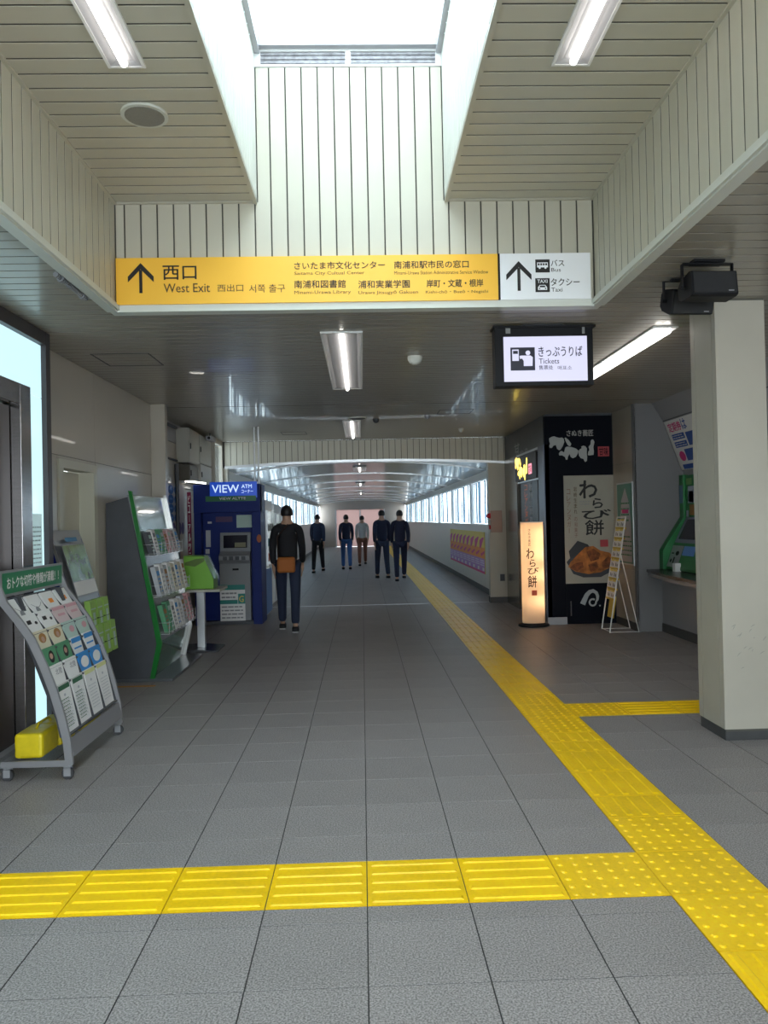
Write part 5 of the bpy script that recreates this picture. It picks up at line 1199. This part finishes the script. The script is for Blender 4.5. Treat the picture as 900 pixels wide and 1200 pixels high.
# ------------------------------------------------------------------ people
def person(loc, yaw, hgt, top, legs, hairc, label, phase=1, bend=.0):
    k = hgt/1.70
    t = thing('person', label, 'person', loc); t.rotation_euler = (0, 0, yaw)
    ORG[t.name] = Vector((0, 0, 0))
    st = .29*phase
    def skinned(name, verts, edges, rad, m, sub=1, root=0):
        me = bpy.data.meshes.new(name); me.from_pydata([tuple(Vector(v)*k) for v in verts], edges, []); me.materials.append(m)
        o = bpy.data.objects.new(name, me); COL.objects.link(o); o.parent = t
        sm = o.modifiers.new('skin', 'SKIN'); sm.use_smooth_shade = True
        sv = me.skin_vertices[0].data if me.skin_vertices else None
        if sv is None:
            b = bmesh.new(); b.from_mesh(me); b.verts.layers.skin.verify(); b.to_mesh(me); b.free(); sv = me.skin_vertices[0].data
        for i, r_ in enumerate(rad): sv[i].radius = (r_[0]*k, r_[1]*k) if isinstance(r_, tuple) else (r_*k, r_*k)
        for i in range(len(rad)): sv[i].use_root = i == root
        s2_ = o.modifiers.new('sub', 'SUBSURF'); s2_.levels = sub; s2_.render_levels = sub
        return o
    hipL, hipR = (-.095, 0, .90), (.095, 0, .90)
    kL, kR = (-.10, st*.55+.03, .50), (.10, -st*.35+.03, .50)
    aL, aR = (-.10, st*.95, .09), (.10, -st*1.05, .12)
    sL, sR = (-.165, 0, 1.41), (.165, 0, 1.41)
    eL, eR = (-.198, -st*.35-.02, 1.14), (.198, st*.35-.02, 1.14)
    wL, wR = (-.188, -st*.45+.08+bend*.16, .90+bend*.16), (.192, st*.60+.08, .90)
    V = [(0, 0, .95), (0, 0, 1.12), (0, .01, 1.32), (0, 0, 1.45), (0, .01, 1.53), (0, .015, 1.61), (0, .005, 1.675),
         hipL, kL, aL, (aL[0], aL[1]+.14, .035), hipR, kR, aR, (aR[0], aR[1]+.14, .045), sL, eL, wL, sR, eR, wR]
    E = [(0, 1), (1, 2), (2, 3), (3, 4), (4, 5), (5, 6), (0, 7), (7, 8), (8, 9), (9, 10), (0, 11), (11, 12), (12, 13), (13, 14), (3, 15), (15, 16), (16, 17), (3, 18), (18, 19), (19, 20)]
    Rr = [(.13, .09), (.115, .08), (.13, .09), .06, .055, (.078, .092), (.055, .065), .08, .055, .036, .03, .08, .055, .036, .03, .05, .038, .026, .05, .038, .026]
    for wv, idx in ((wL, 17), (wR, 20)):                      # palm and five fingers
        sgn = -1 if wv[0] < 0 else 1
        p = len(V); V.append((wv[0], wv[1]+.012, wv[2]-.055)); E.append((idx, p)); Rr.append((.018, .03))
        for q in range(4):
            fy = wv[1]-.018+q*.02; ln_ = (.062, .075, .08, .07)[q]
            a_ = len(V); V.append((wv[0]-sgn*.004, fy, wv[2]-.095)); E.append((p, a_)); Rr.append(.0095)
            V.append((wv[0]-sgn*.018, fy+.004, wv[2]-.095-ln_)); E.append((a_, a_+1)); Rr.append(.0075)
        a_ = len(V); V.append((wv[0]-sgn*.006, wv[1]+.05, wv[2]-.07)); E.append((p, a_)); Rr.append(.010)
        V.append((wv[0]-sgn*.012, wv[1]+.062, wv[2]-.105)); E.append((a_, a_+1)); Rr.append(.008)
    skinned('body', V, E, Rr, skin, 1)
    # jacket
    wl2 = tuple(Vector(eL)*.12+Vector(wL)*.88); wr2 = tuple(Vector(eR)*.12+Vector(wR)*.88)
    skinned('jacket', [(0, 0, 1.12), (0, 0, .90), (0, .01, 1.32), (0, 0, 1.43), (0, .005, 1.50), sL, eL, wl2, sR, eR, wr2], [(0, 1), (0, 2), (2, 3), (3, 4), (3, 5), (5, 6), (6, 7), (3, 8), (8, 9), (9, 10)],
            [(.145, .115), (.152, .12), (.15, .115), (.095, .08), .062, .066, .054, .044, .066, .054, .044], top, 2)
    skinned('trousers', [(0, 0, .96), hipL, kL, (aL[0], aL[1]-.0, .10), hipR, kR, (aR[0], aR[1], .13)], [(0, 1), (1, 2), (2, 3), (0, 4), (4, 5), (5, 6)],
            [(.14, .10), .098, .072, .058, .098, .072, .058], legs, 2)
    for s_, a_ in ((-1, aL), (1, aR)):
        mb = MB(); n = 10; z0 = a_[2]-.09
        prof_ = [(-.07, .035), (-.05, .045), (.05, .048), (.13, .042), (.18, .02)]
        pts_ = [(a_[0]+.0-w__, a_[1]+y_) for y_, w__ in prof_]+[(a_[0]+w__, a_[1]+y_) for y_, w__ in prof_[::-1]]
        mb.prism(pts_, 'z', z0+.0, z0+.075); mb.v = [tuple(Vector(v)*k) for v in mb.v]; mb.build('shoe', black, t, bevel=.015)
        mb = MB(); mb.prism([(x_*1.0, y_) for x_, y_ in pts_], 'z', z0, z0+.02); mb.v = [tuple(Vector(v)*k) for v in mb.v]; mb.build('shoe_sole', mat('sole', (.45, .45, .45), .6), t)
    # hair and face
    mb = MB(); c = Vector((0, -.008, 1.635)); nn, mm = 14, 8
    vs = []; fsx = []
    for j in range(mm+1):
        th = j/mm*math.pi*.68
        for i in range(nn):
            ph = 2*math.pi*i/nn; front = max(0, math.sin(ph)); th2 = th*(1-.38*front)
            vs.append(c+Vector((.083*math.sin(th2)*math.cos(ph), .102*math.sin(th2)*math.sin(ph), .098*math.cos(th2))))
    for j in range(mm):
        for i in range(nn): fsx.append((j*nn+i, j*nn+(i+1) % nn, (j+1)*nn+(i+1) % nn, (j+1)*nn+i))
    mb.add(vs, fsx); mb.v = [tuple(Vector(v)*k) for v in mb.v]; mb.build('hair', hairc, t, smooth=True)
    mb = MB(); mb.add([(0, .112, 1.595), (-.014, .092, 1.58), (.014, .092, 1.58), (0, .092, 1.625)], [(0, 1, 2), (0, 2, 3), (0, 3, 1)])
    for s_ in (-1, 1): mb.lathe([(.004, -.022), (.012, -.01), (.014, .01), (.006, .026)], (s_*.08, .0, 1.605), 8, .5, 1.2)
    mb.v = [tuple(Vector(v)*k) for v in mb.v]; mb.build('nose_and_ears', skin, t)
    mb = MB()
    for s_ in (-1, 1): mb.box(s_*.03-.011, s_*.03+.011, .088, .098, 1.618, 1.626)
    mb.box(-.02, .02, .088, .096, 1.560, 1.566); mb.v = [tuple(Vector(v)*k) for v in mb.v]; mb.build('eyes_and_mouth', hairm, t)
    return t
navy = mat('cloth_navy', (.012, .018, .05), .8); blk = mat('cloth_black', (.010, .010, .014), .8); dnv = mat('cloth_dark_blue', (.02, .03, .065), .8); jean = mat('cloth_jeans', (.04, .11, .30), .8); wh = mat('cloth_white', (.55, .53, .50), .8); rb = mat('cloth_rust', (.22, .09, .06), .8); gry = mat('cloth_grey', (.06, .06, .07), .8)
P1 = (-1.02, 10.70, 0)
person(P1, .05, 1.70, blk, dnv, hairm, 'nearest walker in a black jacket and dark blue trousers, by the vending machines', 1)
bgt = thing('shoulder_bag', 'orange bag carried at the back of the nearest walker', 'bag', (P1[0]+.0, P1[1]-.20, .78))
box(P1[0]-.12, P1[0]+.12, P1[1]-.265, P1[1]-.165, .82, 1.03).build('pouch', mat('bag_orange', (.40, .12, .02), .7), bgt, bevel=.03)
MB().tube([(P1[0]-.11, P1[1]-.20, 1.02), (P1[0]-.12, P1[1]-.155, 1.30), (P1[0]+.02, P1[1]-.10, 1.47)], .010, 6).build('strap', brown, bgt)
person((-1.28, 22.5, 0), -.1, 1.66, dnv, blk, hairm, 'far walker in a dark blue coat near the left corridor wall', -1)
person((-.48, 23.5, 0), .05, 1.65, navy, jean, hairm, 'far walker in a navy top and bright blue jeans', 1)
person((.0, 25.5, 0), 0, 1.62, wh, rb, hairm, 'far walker in a white top and rust-coloured trousers', -1)
person((.50, 19.6, 0), .1, 1.72, navy, dnv, hairm, 'left of two dark-dressed walkers close to the yellow strip', 1)
person((.92, 18.9, 0), .0, 1.70, mat('cloth_ink', (.012, .014, .04), .8), navy, hairm, 'right of two dark-dressed walkers, just beside the yellow strip', -1)
